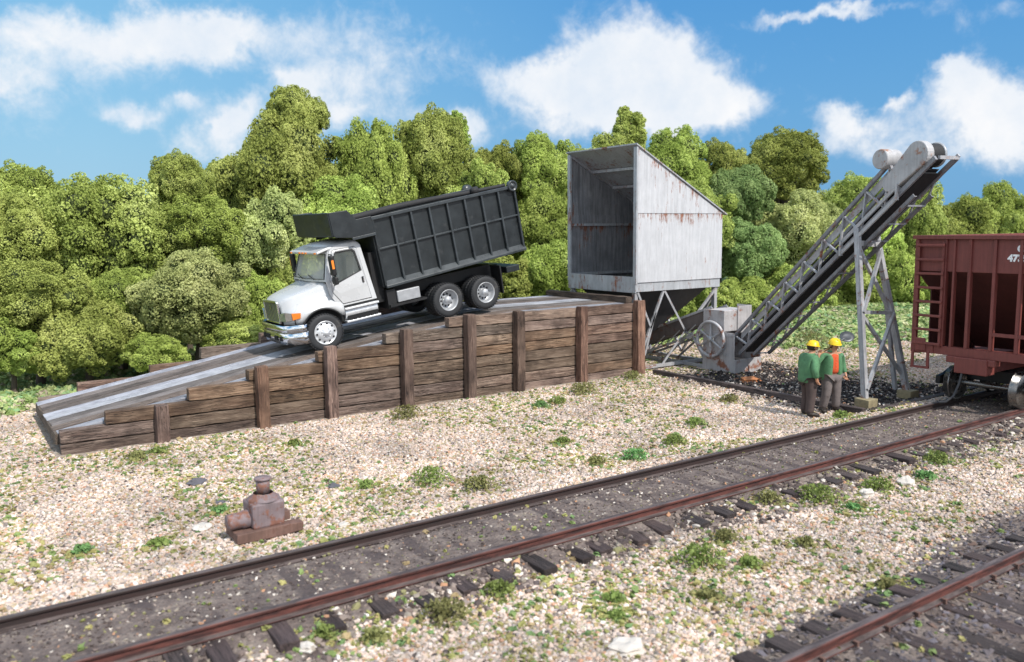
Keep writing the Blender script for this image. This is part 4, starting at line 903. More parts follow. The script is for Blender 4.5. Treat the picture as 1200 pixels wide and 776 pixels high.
# mirrors
for s_ in (-1, 1):
    mb = MB(); mb.box((.55, s_*1.36, 2.10), (.11, .20, .50)); mr = mb.build('mirror', 'black_frame', truck, bevel=.03)
    mb = MB(); mb.box((.555, s_*1.40, 1.72), (.10, .18, .20)); mb.build('convex_mirror', 'black_frame', mr, bevel=.03)
    mb = MB(); mb.tube([(.60, s_*1.12, 2.36), (.58, s_*1.34, 2.38), (.57, s_*1.38, 1.62), (.60, s_*1.13, 1.58)], .02, 6); mb.build('mirror_arm', 'black_frame', mr)
    mb = MB(); mb.b2((.50, s_*1.462, 2.02), (.56, s_*1.475, 2.24)); mb.build('indicator', 'amber_lens', mr)
# steps and tanks
for s_ in (-1, 1):
    mb = MB(); mb.lathe([(0, 0), (0, .17), (.92, .17), (.92, 0)], (.76, s_*.98, .80), (1, 0, 0), 20); mb.build('fuel_tank', 'polished_rim', truck, bevel=.01)
    for z, w in ((.93, .10), (.60, .16)):
        mb = MB(); mb.b2((.74, s_*1.00, z-.025), (1.70, s_*1.22, z+.025)); mb.build('step', 'polished_rim', truck, bevel=.01)
    mb = MB(); mb.b2((.80, s_*1.12, .64), (1.66, s_*1.15, .74))
    for k in range(7): mb.b2((.84+.12*k, s_*1.17, .628), (.90+.12*k, s_*1.225, .66))
    mb.build('step_grip', 'dark_hole', truck)
    mb = MB(); mb.b2((2.28, s_*1.02, .78), (2.96, s_*1.16, 1.08)); mb.build('tool_box', 'rim_grey', truck, bevel=.015)
    mb = MB(); mb.b2((2.02, s_*.90, .70), (3.12, s_*1.20, .76)); mb.b2((2.0, s_*.55, .66), (2.25, s_*1.12, 1.16)); mb.build('box_shelf', 'black_frame', truck)
mb = MB()
for s_ in (-1, 1): mb.b2((-.5, s_*.36-.05, .62), (6.0, s_*.36+.05, .86))
for x_ in (0, 1.9, 3.0, 4.35, 5.6): mb.b2((x_-.06, -.31, .66), (x_+.06, .31, .82))
mb.build('chassis_frame', 'black_frame', truck)
mb = MB(); mb.b2((1.74, -.95, .86), (2.02, .95, 2.2)); mb.b2((2.0, -.6, .86), (5.6, .6, 1.16)); mb.build('body_subframe', 'black_frame', truck)
mb = MB(); mb.b2((.0, -.9, .40), (.22, .9, .56)); mb.lathe([(0, .1), (1.9, .1)], (3.75, -.95, .52), (0,1,0), 10); mb.lathe([(0, .1), (1.9, .1)], (4.97, -.95, .50), (0,1,0), 10); mb.b2((3.75, -.55, .45), (4.97, -.42, .60)); mb.b2((3.75, .42, .45), (4.97, .55, .60)); mb.build('axles', 'black_frame', truck)
for s_ in (-1, 1):
    mb = MB(); mb.b2((5.56, s_*.72, .35), (5.60, s_*1.22, 1.15)); mb.build('mud_flap', 'black_frame', truck)
mb = MB(); mb.b2((5.9, -1.05, .86), (6.36, 1.05, 1.04)); mb.b2((5.55, -.45, .80), (6.0, .45, 1.1)); mb.build('rear_bar', 'black_body', truck, bevel=.02)
# wheels
def tyre_prof(r, w): return [(-w/2, r*.62), (-w/2-.004, r*.72), (-w/2-.008, r*.84), (-w/2+.01, r*.93), (-w/2+.035, r*.985), (-w/4, r), (w/4, r), (w/2-.035, r*.985), (w/2-.01, r*.93), (w/2+.008, r*.84), (w/2+.004, r*.72), (w/2, r*.62)]
def make_wheel(x_, y, z, r, kind, s_):
    """kind: front (convex alloy) or rear (deep dish)"""
    wt = .27; wh = empty('wheel', (x_, y, z)); wh.parent = truck
    mb = MB(); mb.lathe(tyre_prof(r, wt), (0,0,0), (0,1,0), 48)
    mb.build('tyre', 'tyre_rubber', wh)
    mb = MB()
    for k in range(40):
        a = 2*PI*k/40; e = Vector((math.cos(a), 0, math.sin(a)))
        for q in (-1, 1): mb.box(e*(r+.001)+Vector((0, q*.085, 0)), (.020, .085, .034), Matrix.Rotation(-a, 3, 'Y'))
    mb.build('tread', 'tyre_rubber', wh)
    S_ = -1*(-s_)  # outward direction
    if kind == 'front':
        pr = [(wt/2+.0, r*.63), (wt/2+.012, r*.61), (wt/2-.02, r*.575), (wt/2-.035, r*.54), (wt/2+.02, r*.42), (wt/2+.035, r*.30), (wt/2+.03, r*.20), (wt/2+.055, r*.19), (wt/2+.085, r*.10), (wt/2+.09, 0)]
    else:
        pr = [(wt/2+.0, r*.63), (wt/2+.012, r*.61), (wt/2-.02, r*.565), (wt/2-.06, r*.53), (wt/2-.15, r*.46), (wt/2-.16, r*.26), (wt/2-.03, r*.23), (wt/2+.0, r*.18), (wt/2+.01, 0)]
    mb = MB(); mb.lathe([(a*S_, b_) for a, b_ in pr], (0,0,0), (0,1,0), 40); rim = mb.build('rim', 'polished_rim' if kind == 'front' else 'rim_grey', wh)
    mb = MB(); nh = 10
    for k in range(nh):
        a = 2*PI*k/nh; rr = r*.485 if kind == 'front' else r*.36; yy = (wt/2-.002) if kind == 'front' else wt/2-.150
        e = Vector((math.cos(a), 0, math.sin(a)))
        mb.lathe([(0, .001), (0, r*.055), (.012, r*.055), (.012, .001)], e*rr+Vector((0, S_*yy, 0)), (0, S_, 0), 12)
    mb.build('hand_hole', 'dark_hole', rim)
    mb = MB()
    for k in range(10):
        a = 2*PI*(k+.5)/10; e = Vector((math.cos(a), 0, math.sin(a))); mb.lathe([(0, .016), (.03, .012), (.03, 0)], e*r*.25+Vector((0, S_*(wt/2+(.02 if kind == 'front' else -.15)), 0)), (0, S_, 0), 8)
    mb.build('lug_nuts', 'chrome', rim)
    return wh
for s_ in (-1, 1):
    make_wheel(.11, s_*1.10, .47, .475, 'front', s_)
    for x_, z in ((3.75, .53), (4.97, .49)):
        make_wheel(x_, s_*1.11, z, .47, 'rear', s_)
        w2 = make_wheel(x_, s_*.78, z, .47, 'rear', s_)
# dump body
db = Vector((1.97, 0, 1.24)); da = R(2.6)
def dp(u, y, h): return (db.x+u*math.cos(da)-h*math.sin(da), y, db.z+u*math.sin(da)+h*math.cos(da))
def dbox(mb, a, b_):
    vs = [dp(x_, y, z) for x_ in (a[0], b_[0]) for y in (a[1], b_[1]) for z in (a[2], b_[2])]
    return mb.add(vs, [(0,1,3,2), (4,6,7,5), (0,4,5,1), (2,3,7,6), (0,2,6,4), (1,5,7,3)])
BLn, BH, HW = 4.60, 1.88, 1.20
body = MB(); dbox(body, (0, -HW+.10, 0), (BLn, HW-.10, .06)); bd = body.build('dump_floor', 'black_body', truck)
for s_ in (-1, 1):
    mb = MB(); dbox(mb, (0, s_*(HW-.06), .0), (BLn-.02, s_*(HW-.10), BH-.02)); sd = mb.build('dump_side', 'black_body', truck)
    mb = MB(); dbox(mb, (-.02, s_*(HW-.06), BH-.09), (BLn+.0, s_*(HW+.035), BH)); mb.build('top_rail', 'rib_edge', sd, bevel=.012)
    mb = MB(); vs = [dp(x_, s_*y, z) for x_ in (.02, BLn) for y, z in ((HW-.06, -.02), (HW+.05, -.02), (HW+.05, .04), (HW-.06, .17))]
    mb.add(vs, [(0,1,2,3), (7,6,5,4), (0,4,5,1), (1,5,6,2), (2,6,7,3), (3,7,4,0)]); mb.build('bottom_rail', 'rib_edge', sd, bevel=.008)
    mb = MB(); dbox(mb, (.05, s_*(HW-.06), 1.00), (BLn, s_*(HW+.008), 1.045)); mb.build('side_rib', 'rib_edge', sd, bevel=.008)
    for k in range(9):
        x_ = .02+k*(BLn-.07)/8; mb = MB(); dbox(mb, (x_-.028, s_*(HW-.06), .05), (x_+.028, s_*(HW+.020), BH-.091)); mb.build('side_rib', 'rib_edge' if k else 'black_body', sd, bevel=.010)
mb = MB(); dbox(mb, (-.04, -HW+.05, .02), (0, HW-.05, BH)); mb.build('bulkhead', 'black_body', truck)
mb = MB(); dbox(mb, (BLn-.04, -HW+.06, .04), (BLn, HW-.06, BH-.05)); mb.build('tailgate', 'black_body', truck)
tg = MB(); 
for k in range(5): y = -1.0+.5*k; dbox(tg, (BLn, y-.03, .06), (BLn+.04, y+.03, BH-.1))
tg.build('tailgate_rib', 'rib_edge', truck)
# cab shield
mb = MB(); x0 = -1.12
P = [(x0, 1.62), (x0, 2.20), (-.62, 2.17), (-.42, BH+.02), (0, BH+.02), (0, 1.42), (-.62, 1.46), (x0+.06, 1.56)]
for s_ in (-1, 1):
    mb.prism([(0, 0)]*0+[(dp(a, 0, h)[0], dp(a, 0, h)[2]) for a, h in P], s_*(HW+.02), s_*(HW-.03), 'XZ')
cs = mb.build('cab_shield', 'black_body', truck, bevel=.01)
mb = MB(); dbox(mb, (x0-.04, -HW-.02, 1.60), (x0, HW+.02, 2.21)); mb.build('shield_lip', 'black_body', cs, bevel=.02)
mb = MB(); vs = [dp(x0, y, 1.60) for y in (-HW, HW)]+[dp(0, y, 1.47) for y in (HW, -HW)]; mb.add(vs, [(0,1,2,3)]); mb.build('shield_floor', 'black_body', cs, solid=.04)
mb = MB(); dbox(mb, (-.64, -HW-.045, 1.40), (0.02, -HW-.015, 1.47)); dbox(mb, (-.64, HW+.015, 1.40), (0.02, HW+.045, 1.47)); mb.build('shield_rib', 'rib_edge', cs, bevel=.008)
# rolled tarp along the top, and tarp roller hubs
mb = MB(); mb.tube([dp(-.45, -HW+.14, BH+.06), dp(.8, -HW+.15, BH+.10), dp(2.0, -HW+.15, BH+.085), dp(3.0, -HW+.15, BH+.05), dp(BLn-.25, -HW+.15, BH+.03)], [.085, .085, .07, .06, .05], 12); mb.build('tarp_roll', 'black_belt', truck)
mb = MB(); mb.lathe([(0, 0), (0, .07), (.08, .10), (.2, .10), (.22, 0)], dp(3.15, -HW+.06, BH+.08), (1, 0, .05), 12); mb.build('tarp_clamp', 'black_belt', truck)
for s_ in (-1, 1):
    mb = MB(); c = dp(BLn-.12, s_*(HW-.05), BH-.02); mb.lathe([(0, 0), (0, .155), (.12, .155), (.13, .12), (.10, .11), (.10, .06), (.14, .05), (.14, 0)], c, (0, s_, 0), 28); mb.build('roller_hub', 'rib_edge', truck)

# ------------------------------------------------------------------ freight hopper car (end faces us)
car = empty('hopper_car', (19.60, YA, .28)); tag(car, 'maroon open hopper freight car seen from its ladder end at the right edge', 'freight car')
CLn, CHW, ZT = 14.2, 1.50, 3.95
def cb(nm, a, b_, mat='freight_red', par=car, bevel=.006): return MB().b2(a, b_).build(nm, mat, par, bevel=bevel)
cb('top_chord', (-.08, -CHW-.06, ZT-.06), (.10, CHW+.06, ZT+.03)); 
for s_ in (-1, 1): cb('top_chord', (.102, s_*CHW-.08*(s_ > 0)-.0*(s_ < 0), ZT-.055), (CLn, s_*CHW+.08*(s_ < 0)+.06*s_*0, ZT+.028))
cb('end_panel', (.02, -CHW, 3.13), (.05, CHW, ZT-.06))
cb('end_sill', (-.02, -CHW-.02, 1.16), (.16, CHW+.02, 1.36)); 
for y, w in ((.93+.0, .06), (.56, .05), (.20, .07), (-.35, .07), (-.90, .07), (1.46, .09), (-1.46, .09), (.76, .05)):
    if y == .93: continue
    cb('end_post', (-.035, y-w/2, 1.362), (.10, y+w/2, ZT-.062), bevel=.008)
cb('end_brace', (-.03, -.385-.9, 1.70), (.05, -.386, 1.78)); 
# slope sheet and body
mb = MB(); vs = [(.051, -CHW+.04, 3.14), (.051, CHW-.04, 3.14), (2.9, CHW-.04, 1.05), (2.9, -CHW+.04, 1.05)]; mb.add(vs, [(0,1,2,3)]); mb.build('slope_sheet', 'freight_red_dark', car, solid=.03)
for s_ in (-1, 1):
    mb = MB(); mb.prism([(.052, 3.13), (2.9, 1.02), (CLn-2.9, 1.02), (CLn-.05, 3.13), (CLn-.05, ZT-.06), (.052, ZT-.06)], s_*(CHW-.03), s_*CHW, 'XZ'); mb.build('side_sheet', 'freight_red', car)
    for k in range(13):
        x_ = 1.0+k*(CLn-2)/12; zb_ = 1.05 if 2.9 < x_ < CLn-2.9 else max(1.05, 3.13-min(x_, CLn-x_)*.73)
        cb('side_rib', (x_-.05, s_*CHW-.001 if s_ > 0 else -CHW-.09, zb_), (x_+.05, CHW+.09 if s_ > 0 else -CHW-.001+.0, ZT-.06))
    mb = MB(); mb.b2((0.162, s_*CHW-.06, 1.10), (CLn, s_*CHW+.06, 1.30)); mb.build('side_sill', 'freight_red', car)
mb = MB(); mb.b2((CLn-.05, -CHW, 3.13), (CLn, CHW, ZT-.06)); mb.build('end_panel', 'freight_red', car)
mb = MB(); mb.add([(CLn-.05, -CHW+.04, 3.14), (CLn-.05, CHW-.04, 3.14), (CLn-2.9, CHW-.04, 1.05), (CLn-2.9, -CHW+.04, 1.05)], [(0,1,2,3)]); mb.build('slope_sheet', 'freight_red_dark', car, solid=.03)
for s_ in (-1, 1):
    for x0_, x1_ in ((.62, 2.9), (CLn-2.9, CLn-.62)): mb = MB(); mb.b2((x0_, s_*(CHW-.06), 1.05), (x1_, s_*(CHW-.09), 3.2)); mb.build('bay_plate', 'freight_red_dark', car)
for k in range(3):
    x_ = 3.8+k*3.3; mb = MB(); mb.ringface([(x_-1.6, -CHW+.04, 1.06), (x_+1.6, -CHW+.04, 1.06), (x_+1.6, CHW-.04, 1.06), (x_-1.6, CHW-.04, 1.06)], [(x_-.35, -.9, .25), (x_+.35, -.9, .25), (x_+.35, .9, .25), (x_-.35, .9, .25)]); mb.build('discharge_bay', 'freight_red_dark', car, solid=.02)
mb = MB(); mb.b2((.17, -.24, .80), (CLn-.2, .24, 1.10)); mb.build('centre_sill', 'freight_red', car)
mb = MB(); mb.b2((-.10, -.34, .78), (.30, .40, 1.155)); mb.b2((-.06, -.5, 1.0), (.2, .62, 1.158)); mb.build('draft_pocket', 'freight_red', car, bevel=.02)
mb = MB(); mb.b2((.95, -.5, .50), (1.25, .5, .76)); mb.build('brake_gear', 'black_frame', car)
# ladder on the far corner
lad = empty('end_ladder', (0, 0, 0)); lad.parent = car
for y in (1.40, .80): mb = MB(); mb.b2((-.075, y-.03, 1.32), (-.04, y+.03, ZT-.15)); mb.build('rail', 'freight_red', lad, bevel=.004)
for k in range(8):
    z = 1.40+k*.335; mb = MB(); mb.b2((-.12, .76, z-.03), (-.076, 1.44, z+.03)); mb.build('rung', 'freight_red', lad, bevel=.01)
rv = MB()
for y in (1.40, .80):
    for k in range(15): rv.box((-.08, y+.0, 3.05+k*.055), (.018, .018, .018)) if k % 2 == 0 else None
for k in range(14): rv.box((-.045, .20, 3.05+k*.06), (.014, .018, .018))
rv.build('rivets', 'freight_red', car)
mb = MB(); mb.b2((-.08, 1.02, .80), (-.04, 1.09, 1.20)); mb.b2((-.08, 1.40, .80), (-.04, 1.47, 1.20)); mb.b2((-.10, 1.02, .78), (-.02, 1.47, .83)); mb.b2((-.05, .95, 1.16), (.0, 1.50, 1.36)); mb.build('stirrup_step', 'freight_red', car, bevel=.008)
mb = MB(); mb.b2((-.09, 1.12, 1.20), (-.04, 1.38, 1.52)); mb.build('corner_gusset', 'freight_red', car, bevel=.04)
def text(body, x_, y, z, size, mat, par, nm='lettering'):
    cu = bpy.data.curves.new(nm, 'FONT'); cu.body = body; cu.size = size; cu.extrude = .002; cu.offset = .012; cu.space_character = 1.05
    o = bpy.data.objects.new(nm, cu); COL.objects.link(o); cu.materials.append(MATS[mat]); o.rotation_euler = (R(90), 0, R(-90)); o.location = (x_, y, z); o.parent = par; return o
text('C', .012, -.80, 3.62, .20, 'white_letter', car); text('4739', .012, -.61, 3.41, .20, 'white_letter', car)
mb = MB(); mb.tube([(-.05, .22, .82), (-.12, .24, .55), (-.22, .30, .25), (-.32, .42, .10), (-.36, .56, .075)], .028, 10); mb.build('air_hose', 'dark_steel', car)
# wheelsets and side frames
for bx_ in (1.55, CLn-1.55):
    bg_ = empty('bogie', (bx_, 0, 0)); bg_.parent = car
    for ax in (-.87, .87):
        mb = MB(); mb.lathe([(-1.0, .07), (1.0, .07)], (ax, 0, .44), (0,1,0), 16)
        for s_ in (-1, 1):
            pr = [(-.075, .0), (-.075, .39), (-.07, .40), (.055, .415), (.06, .46), (.085, .46), (.09, .38), (.05, .36), (.05, .2), (.08, .1)]
            mb.lathe([(-s_*a, r_) for a, r_ in pr], (ax, s_*.765, .425), (0,1,0), 48)
        mb.build('wheelset', 'wheel_steel', bg_)
    for s_ in (-1, 1):
        mb = MB(); P = [(-1.10, .36), (-1.10, .56), (-.80, .60), (-.45, .72), (.45, .72), (.80, .60), (1.10, .56), (1.10, .36), (.72, .34), (.38, .20), (-.38, .20), (-.72, .34)]
        mb.prism(P, s_*1.0, s_*1.12, 'XZ'); mb.build('side_frame', 'black_frame', bg_, bevel=.02)
    mb = MB(); mb.b2((-.2, -1.0, .42), (.2, 1.0, .78)); mb.build('bolster', 'black_frame', bg_)
# ------------------------------------------------------------------ workers
def skin_mesh(name, nodes, edges, mat, parent, sub=2, root=0, smooth=True):
    bm = bmesh.new(); ly = bm.verts.layers.skin.verify(); vs = [bm.verts.new(n[0]) for n in nodes]
    for a, b_ in edges: bm.edges.new((vs[a], vs[b_]))
    for i, (v, n) in enumerate(zip(vs, nodes)):
        r = n[1]; v[ly].radius = r if isinstance(r, tuple) else (r, r)
        v[ly].use_root = (i == root)
    me = bpy.data.meshes.new(name); bm.to_mesh(me); bm.free(); me.materials.append(MATS[mat])
    o = bpy.data.objects.new(name, me); COL.objects.link(o); o.parent = parent
    md = o.modifiers.new('skin', 'SKIN'); md.use_smooth_shade = True
    md = o.modifiers.new('sub', 'SUBSURF'); md.levels = sub; md.render_levels = sub
    return o
def worker(loc, rotz, label, pose, coat, shirt, trouser, headturn=0, headtilt=0):
    """local frame: facing -Y, feet at z=0. pose gives joints"""
    w = empty('person', loc, (0, 0, rotz)); w.scale = (1.16, 1.16, 1.0); tag(w, label, 'person')
    J = pose; N = []; E = []
    def add(p, r, par=None):
        N.append((Vector(p), r)); 
        if par is not None: E.append((par, len(N)-1))
        return len(N)-1
    pel = add(J['pelvis'], (.15, .11)); sp = add(J['waist'], (.135, .105), pel); ch = add(J['chest'], (.165, .115), sp); nk = add(J['neck'], .062, ch); hd0 = add(J['jaw'], (.062, .07), nk); hd1 = add(J['head'], (.083, .10), hd0); hd2 = add(J['crown'], (.07, .085), hd1)
    for s in 'LR':
        sh = add(J['sh'+s], .065, ch); el_ = add(J['el'+s], .045, sh); wr = add(J['wr'+s], .03, el_); pa = add(J['pa'+s], (.042, .022), wr)
        hp = add(J['hip'+s], .09, pel); kn = add(J['kn'+s], .062, hp); an = add(J['an'+s], .042, kn); fo = add(J['toe'+s], (.045, .03), an)
    body = skin_mesh('body', N, E, 'skin', w)
    # fingers
    for s in 'LR':
        pa = Vector(J['pa'+s]); wr = Vector(J['wr'+s]); d = (pa-wr).normalized(); side_ = d.cross(Vector((0, 1, 0)));
        side_ = side_.normalized() if side_.length > .1 else Vector((1, 0, 0)); curl = d.cross(side_).normalized()
        for k in range(4):
            o_ = side_*(k-1.5)*.021; L = (.07, .08, .078, .06)[k]; b0 = pa+o_
            skin_mesh('finger', [(b0, .010), (b0+d*L*.55, .0095), (b0+d*L*.85+curl*.025, .008), (b0+d*L*.8+curl*.05, .007)], [(0,1), (1,2), (2,3)], 'skin', body, 1)
        b0 = wr.lerp(pa, .55)-side_*.035; skin_mesh('thumb', [(b0, .012), (b0-side_*.025+d*.035, .011), (b0-side_*.02+d*.065+curl*.02, .009)], [(0,1), (1,2)], 'skin', body, 1)
    # head details
    hd = empty('head', J['head'], (headtilt, 0, headturn)); hd.parent = w
    mb = MB(); mb.tube([(0, -.085, .02), (0, -.118, -.02), (0, -.095, -.03)], [.012, .019, .01], 8); mb.build('nose', 'skin', hd)
    for s in (-1, 1):
        mb = MB(); mb.lathe([(0, 0), (0, .013), (.008, .010), (.01, 0)], (s*.034, -.088, .018), (0, -1, 0), 10); mb.build('eye', 'hair', hd)
        mb = MB(); mb.lathe([(-.012, 0), (-.01, .028), (.01, .030), (.014, 0)], (s*.088, .0, -.005), (s, .2, 0), 10); mb.build('ear', 'skin', hd)
        mb = MB(); mb.beam((s*.018, -.094, .042), (s*.052, -.086, .040), .012, .010); mb.build('eyebrow', 'hair', hd)
    mb = MB(); mb.beam((-.028, -.094, -.052), (.028, -.094, -.052), .010, .010); mb.build('mouth', 'boot_leather', hd)
    mb = MB(); mb.lathe([(-.07, .0), (-.07, .084), (0, .104), (.05, .108), (.06, 0)], (0, .034, .0), (0, 0, 1), 20); mb.build('hair', 'hair', hd).scale = (.93, .92, 1)
    mb = MB(); mb.lathe([(.035, .128), (.04, .13), (.055, .122), (.10, .113), (.14, .088), (.165, .045), (.17, 0)], (0, .01, .0), (0, 0, 1), 28)
    vs = []; fs = []; n = 24
    for r_, z in ((.112, .050), (.140, .036), (.137, .030), (.110, .038)):
        for k in range(n): a = 2*PI*k/n; q = 1+.22*max(0, -math.sin(a)); vs.append((r_*math.cos(a), .01+r_*math.sin(a)*q, z-.012*max(0, -math.sin(a))))
    for i in range(3):
        for k in range(n): fs.append((i*n+k, i*n+(k+1) % n, (i+1)*n+(k+1) % n, (i+1)*n+k))
    mb.add(vs, fs, True); mb.beam((0, -.09, .125), (0, .11, .125), .02, .05); hh_ = mb.build('hard_hat', 'hat_yellow', hd)
    # trousers
    N = []; E = []
    pel = add(Vector(J['pelvis'])+Vector((0, 0, .03)), (.175, .145))
    for s in 'LR':
        hp = add(J['hip'+s], .135, pel); kn = add(J['kn'+s], .098, hp); an = add(Vector(J['an'+s])+Vector((0, 0, -.02)), .088, kn)
    skin_mesh('trousers', N, E, trouser, w)
    for s in 'LR':
        a = Vector(J['an'+s]); t_ = Vector(J['toe'+s]); skin_mesh('boot', [(a+Vector((0, 0, .05)), .075), (a+Vector((0, 0, -.03)), .075), ((a+t_)/2+Vector((0,0,.01)), (.07, .062)), (t_+(t_-a)*.22, (.066, .052))], [(0,1), (1,2), (2,3)], 'boot_leather', w, 2)
    # shirt and coat
    N = []; E = []
    z0 = add(Vector(J['pelvis'])+Vector((0, 0, .0)), (.175, .15)); a = add(Vector(J['waist'])+Vector((0, 0, .0)), (.175, .16), z0); b_ = add(Vector(J['chest'])+Vector((0, -.012, .04)), (.165, .15), a); c_ = add(Vector(J['neck'])+Vector((0, 0, -.02)), .07, b_)
    skin_mesh('shirt', N, E, shirt, w)
    if coat == 'closed':
        N = []; E = []
        h0 = add(Vector(J['pelvis'])+Vector((0, .02, -.14)), (.235, .20)); hem = add(Vector(J['pelvis'])+Vector((0, .02, -.03)), (.235, .20), h0); a = add(J['waist'], (.225, .185), hem); b_ = add(J['chest'], (.205, .155), a); c_ = add(Vector(J['neck'])+Vector((0, 0, -.01)), .085, b_)
        for s in 'LR': sh = add(J['sh'+s], .088, b_); el_ = add(J['el'+s], .078, sh); wr = add(Vector(J['wr'+s]).lerp(Vector(J['el'+s]), .1), .065, el_)
        ct = skin_mesh('coat', N, E, 'coat_green', w)
    else:
        for s, sg in (('L', 1), ('R', -1)):
            N = []; E = []
            p = Vector(J['pelvis']); q = Vector(J['waist']); r_ = Vector(J['chest'])
            h0 = add((p.x+sg*.17, p.y+.02, p.z-.16), (.08, .16)); hem = add((p.x+sg*.165, p.y+.01, p.z-.05), (.085, .175), h0); a = add((q.x+sg*.150, q.y+.0, q.z), (.085, .175), hem); b_ = add((r_.x+sg*.125, r_.y-.01, r_.z+.02), (.095, .165), a)
            sh = add(J['sh'+s], .086, b_); el_ = add(J['el'+s], .068, sh); wr = add(Vector(J['wr'+s]).lerp(Vector(J['el'+s]), .1), .054, el_)
            skin_mesh('coat_half' if False else 'coat', N, E, 'coat_green', w)
        N = []; E = []; a = add(Vector(J['pelvis'])+Vector((0, .085, -.05)), (.15, .06)); b_ = add(Vector(J['waist'])+Vector((0, .085, 0)), (.14, .06), a); c_ = add(Vector(J['chest'])+Vector((0, .07, .03)), (.16, .07), b_); d_ = add(Vector(J['neck'])+Vector((0, .03, -.03)), (.08, .06), c_)
        skin_mesh('coat_back', N, E, 'coat_green', w)
        mb = MB()
        for k in range(5): z = J['waist'][2]+.02+k*.07; mb.lathe([(0, 0), (0, .008), (.006, .007), (.006, 0)], (0, J['chest'][1]-.158, z), (0, -1, 0), 8)
        mb.build('buttons', 'handle_wood', w)
    # collar
    mb = MB(); nk_ = Vector(J['neck']); mb.tube([nk_+Vector((.085*math.cos(a), .075*math.sin(a)+.01, .0)) for a in [-.9+4.95*k/12 for k in range(13)]], .024, 8); mb.build('collar', 'coat_green', w)
    return w
P1 = dict(pelvis=(0,.02,.94), waist=(0,.03,1.08), chest=(0,.03,1.34), neck=(0,-.01,1.50), jaw=(0,-.05,1.575), head=(0,-.06,1.655), crown=(0,-.05,1.73),
  shL=(.20,.02,1.42), elL=(.27,.03,1.16), wrL=(.25,-.10,.96), paL=(.245,-.13,.89), shR=(-.20,.02,1.42), elR=(-.26,.06,1.15), wrR=(-.25,.0,.93), paR=(-.245,-.02,.86),
  hipL=(.10,.0,.88), knL=(.12,-.03,.49), anL=(.13,.02,.10), toeL=(.15,-.16,.04), hipR=(-.10,.02,.88), knR=(-.11,.02,.49), anR=(-.12,.06,.10), toeR=(-.15,-.11,.04))
P2 = dict(pelvis=(0,0,.93), waist=(0,-.01,1.07), chest=(0,-.0,1.33), neck=(0,-.02,1.49), jaw=(0,-.055,1.565), head=(0,-.07,1.645), crown=(0,-.06,1.72),
  shL=(.20,0,1.42), elL=(.26,.02,1.15), wrL=(.27,-.08,.92), paL=(.265,-.11,.85), shR=(-.19,0,1.43), elR=(-.38,-.02,1.19), wrR=(-.36,-.07,1.40), paR=(-.34,-.06,1.47),
  hipL=(.095,0,.87), knL=(.11,-.03,.48), anL=(.12,0,.10), toeL=(.15,-.17,.04), hipR=(-.095,0,.87), knR=(-.14,-.06,.48), anR=(-.17,.03,.10), toeR=(-.22,-.13,.04))
g1 = on_ground(944, 489); g2 = on_ground(972, 484)
worker((g1.x+.10, g1.y+.0, float(height(g1.x, g1.y))+.0), R(70), 'worker in closed green jacket and yellow hard hat, back half turned, left of two', P1, 'closed', 'coat_lining', 'trouser_brown', 0, R(8))
w2 = worker((g2.x+.06, g2.y+.02, float(height(g2.x, g2.y))+.0), R(-22), 'worker facing the tracks in open green jacket over orange shirt, carrying a shovel', P2, 'open', 'shirt_orange', 'trouser_grey', R(0), R(6))

# shovel resting on the second worker's right shoulder, blade behind his head to the right
M2 = Matrix.Translation(w2.location) @ Euler(w2.rotation_euler).to_matrix().to_4x4()
sh_a = M2 @ Vector((-.40, -.02, 1.40)); sh_b = M2 @ Vector((.40, .18, 1.74)); sdir = (sh_b-sh_a).normalized()
sv = empty('shovel', tuple(sh_a)); tag(sv, 'shovel with wooden handle and round grey blade held over the worker shoulder', 'shovel')
mb = MB(); e_ = sh_b-sh_a; mb.tube([-sdir*.12, e_*.5, e_], [.019, .02, .018], 10); mb.build('handle', 'handle_wood', sv)
mb = MB(); cc = e_+sdir*.14; vw = (CAMP-sh_b).normalized(); yv = sdir.cross(Vector((.3, .8, .2))).normalized(); vs = [cc+sdir*.02]
fr = (sdir*1.0); sd_ = Vector((.80, -.58, .0)).normalized(); sd_ = (sd_-fr*sd_.dot(fr)).normalized(); nn = fr.cross(sd_)
n = 20; ring1 = [cc+(fr*math.cos(2*PI*k/n)*.19+sd_*math.sin(2*PI*k/n)*.165) for k in range(n)]; ring0 = [cc+(fr*math.cos(2*PI*k/n)*.09+sd_*math.sin(2*PI*k/n)*.075)+nn*.02 for k in range(n)]
mb.add([cc+nn*.025]+ring0+ring1, [(0, 1+k, 1+(k+1) % n) for k in range(n)]+[(1+k, 1+n+k, 1+n+(k+1) % n, 1+(k+1) % n) for k in range(n)], True); mb.build('blade', 'shovel_steel', sv, solid=.008)
mb = MB(); mb.tube([e_-sdir*.10, e_+sdir*.03], [.021, .026], 10); mb.build('socket', 'shovel_steel', sv)

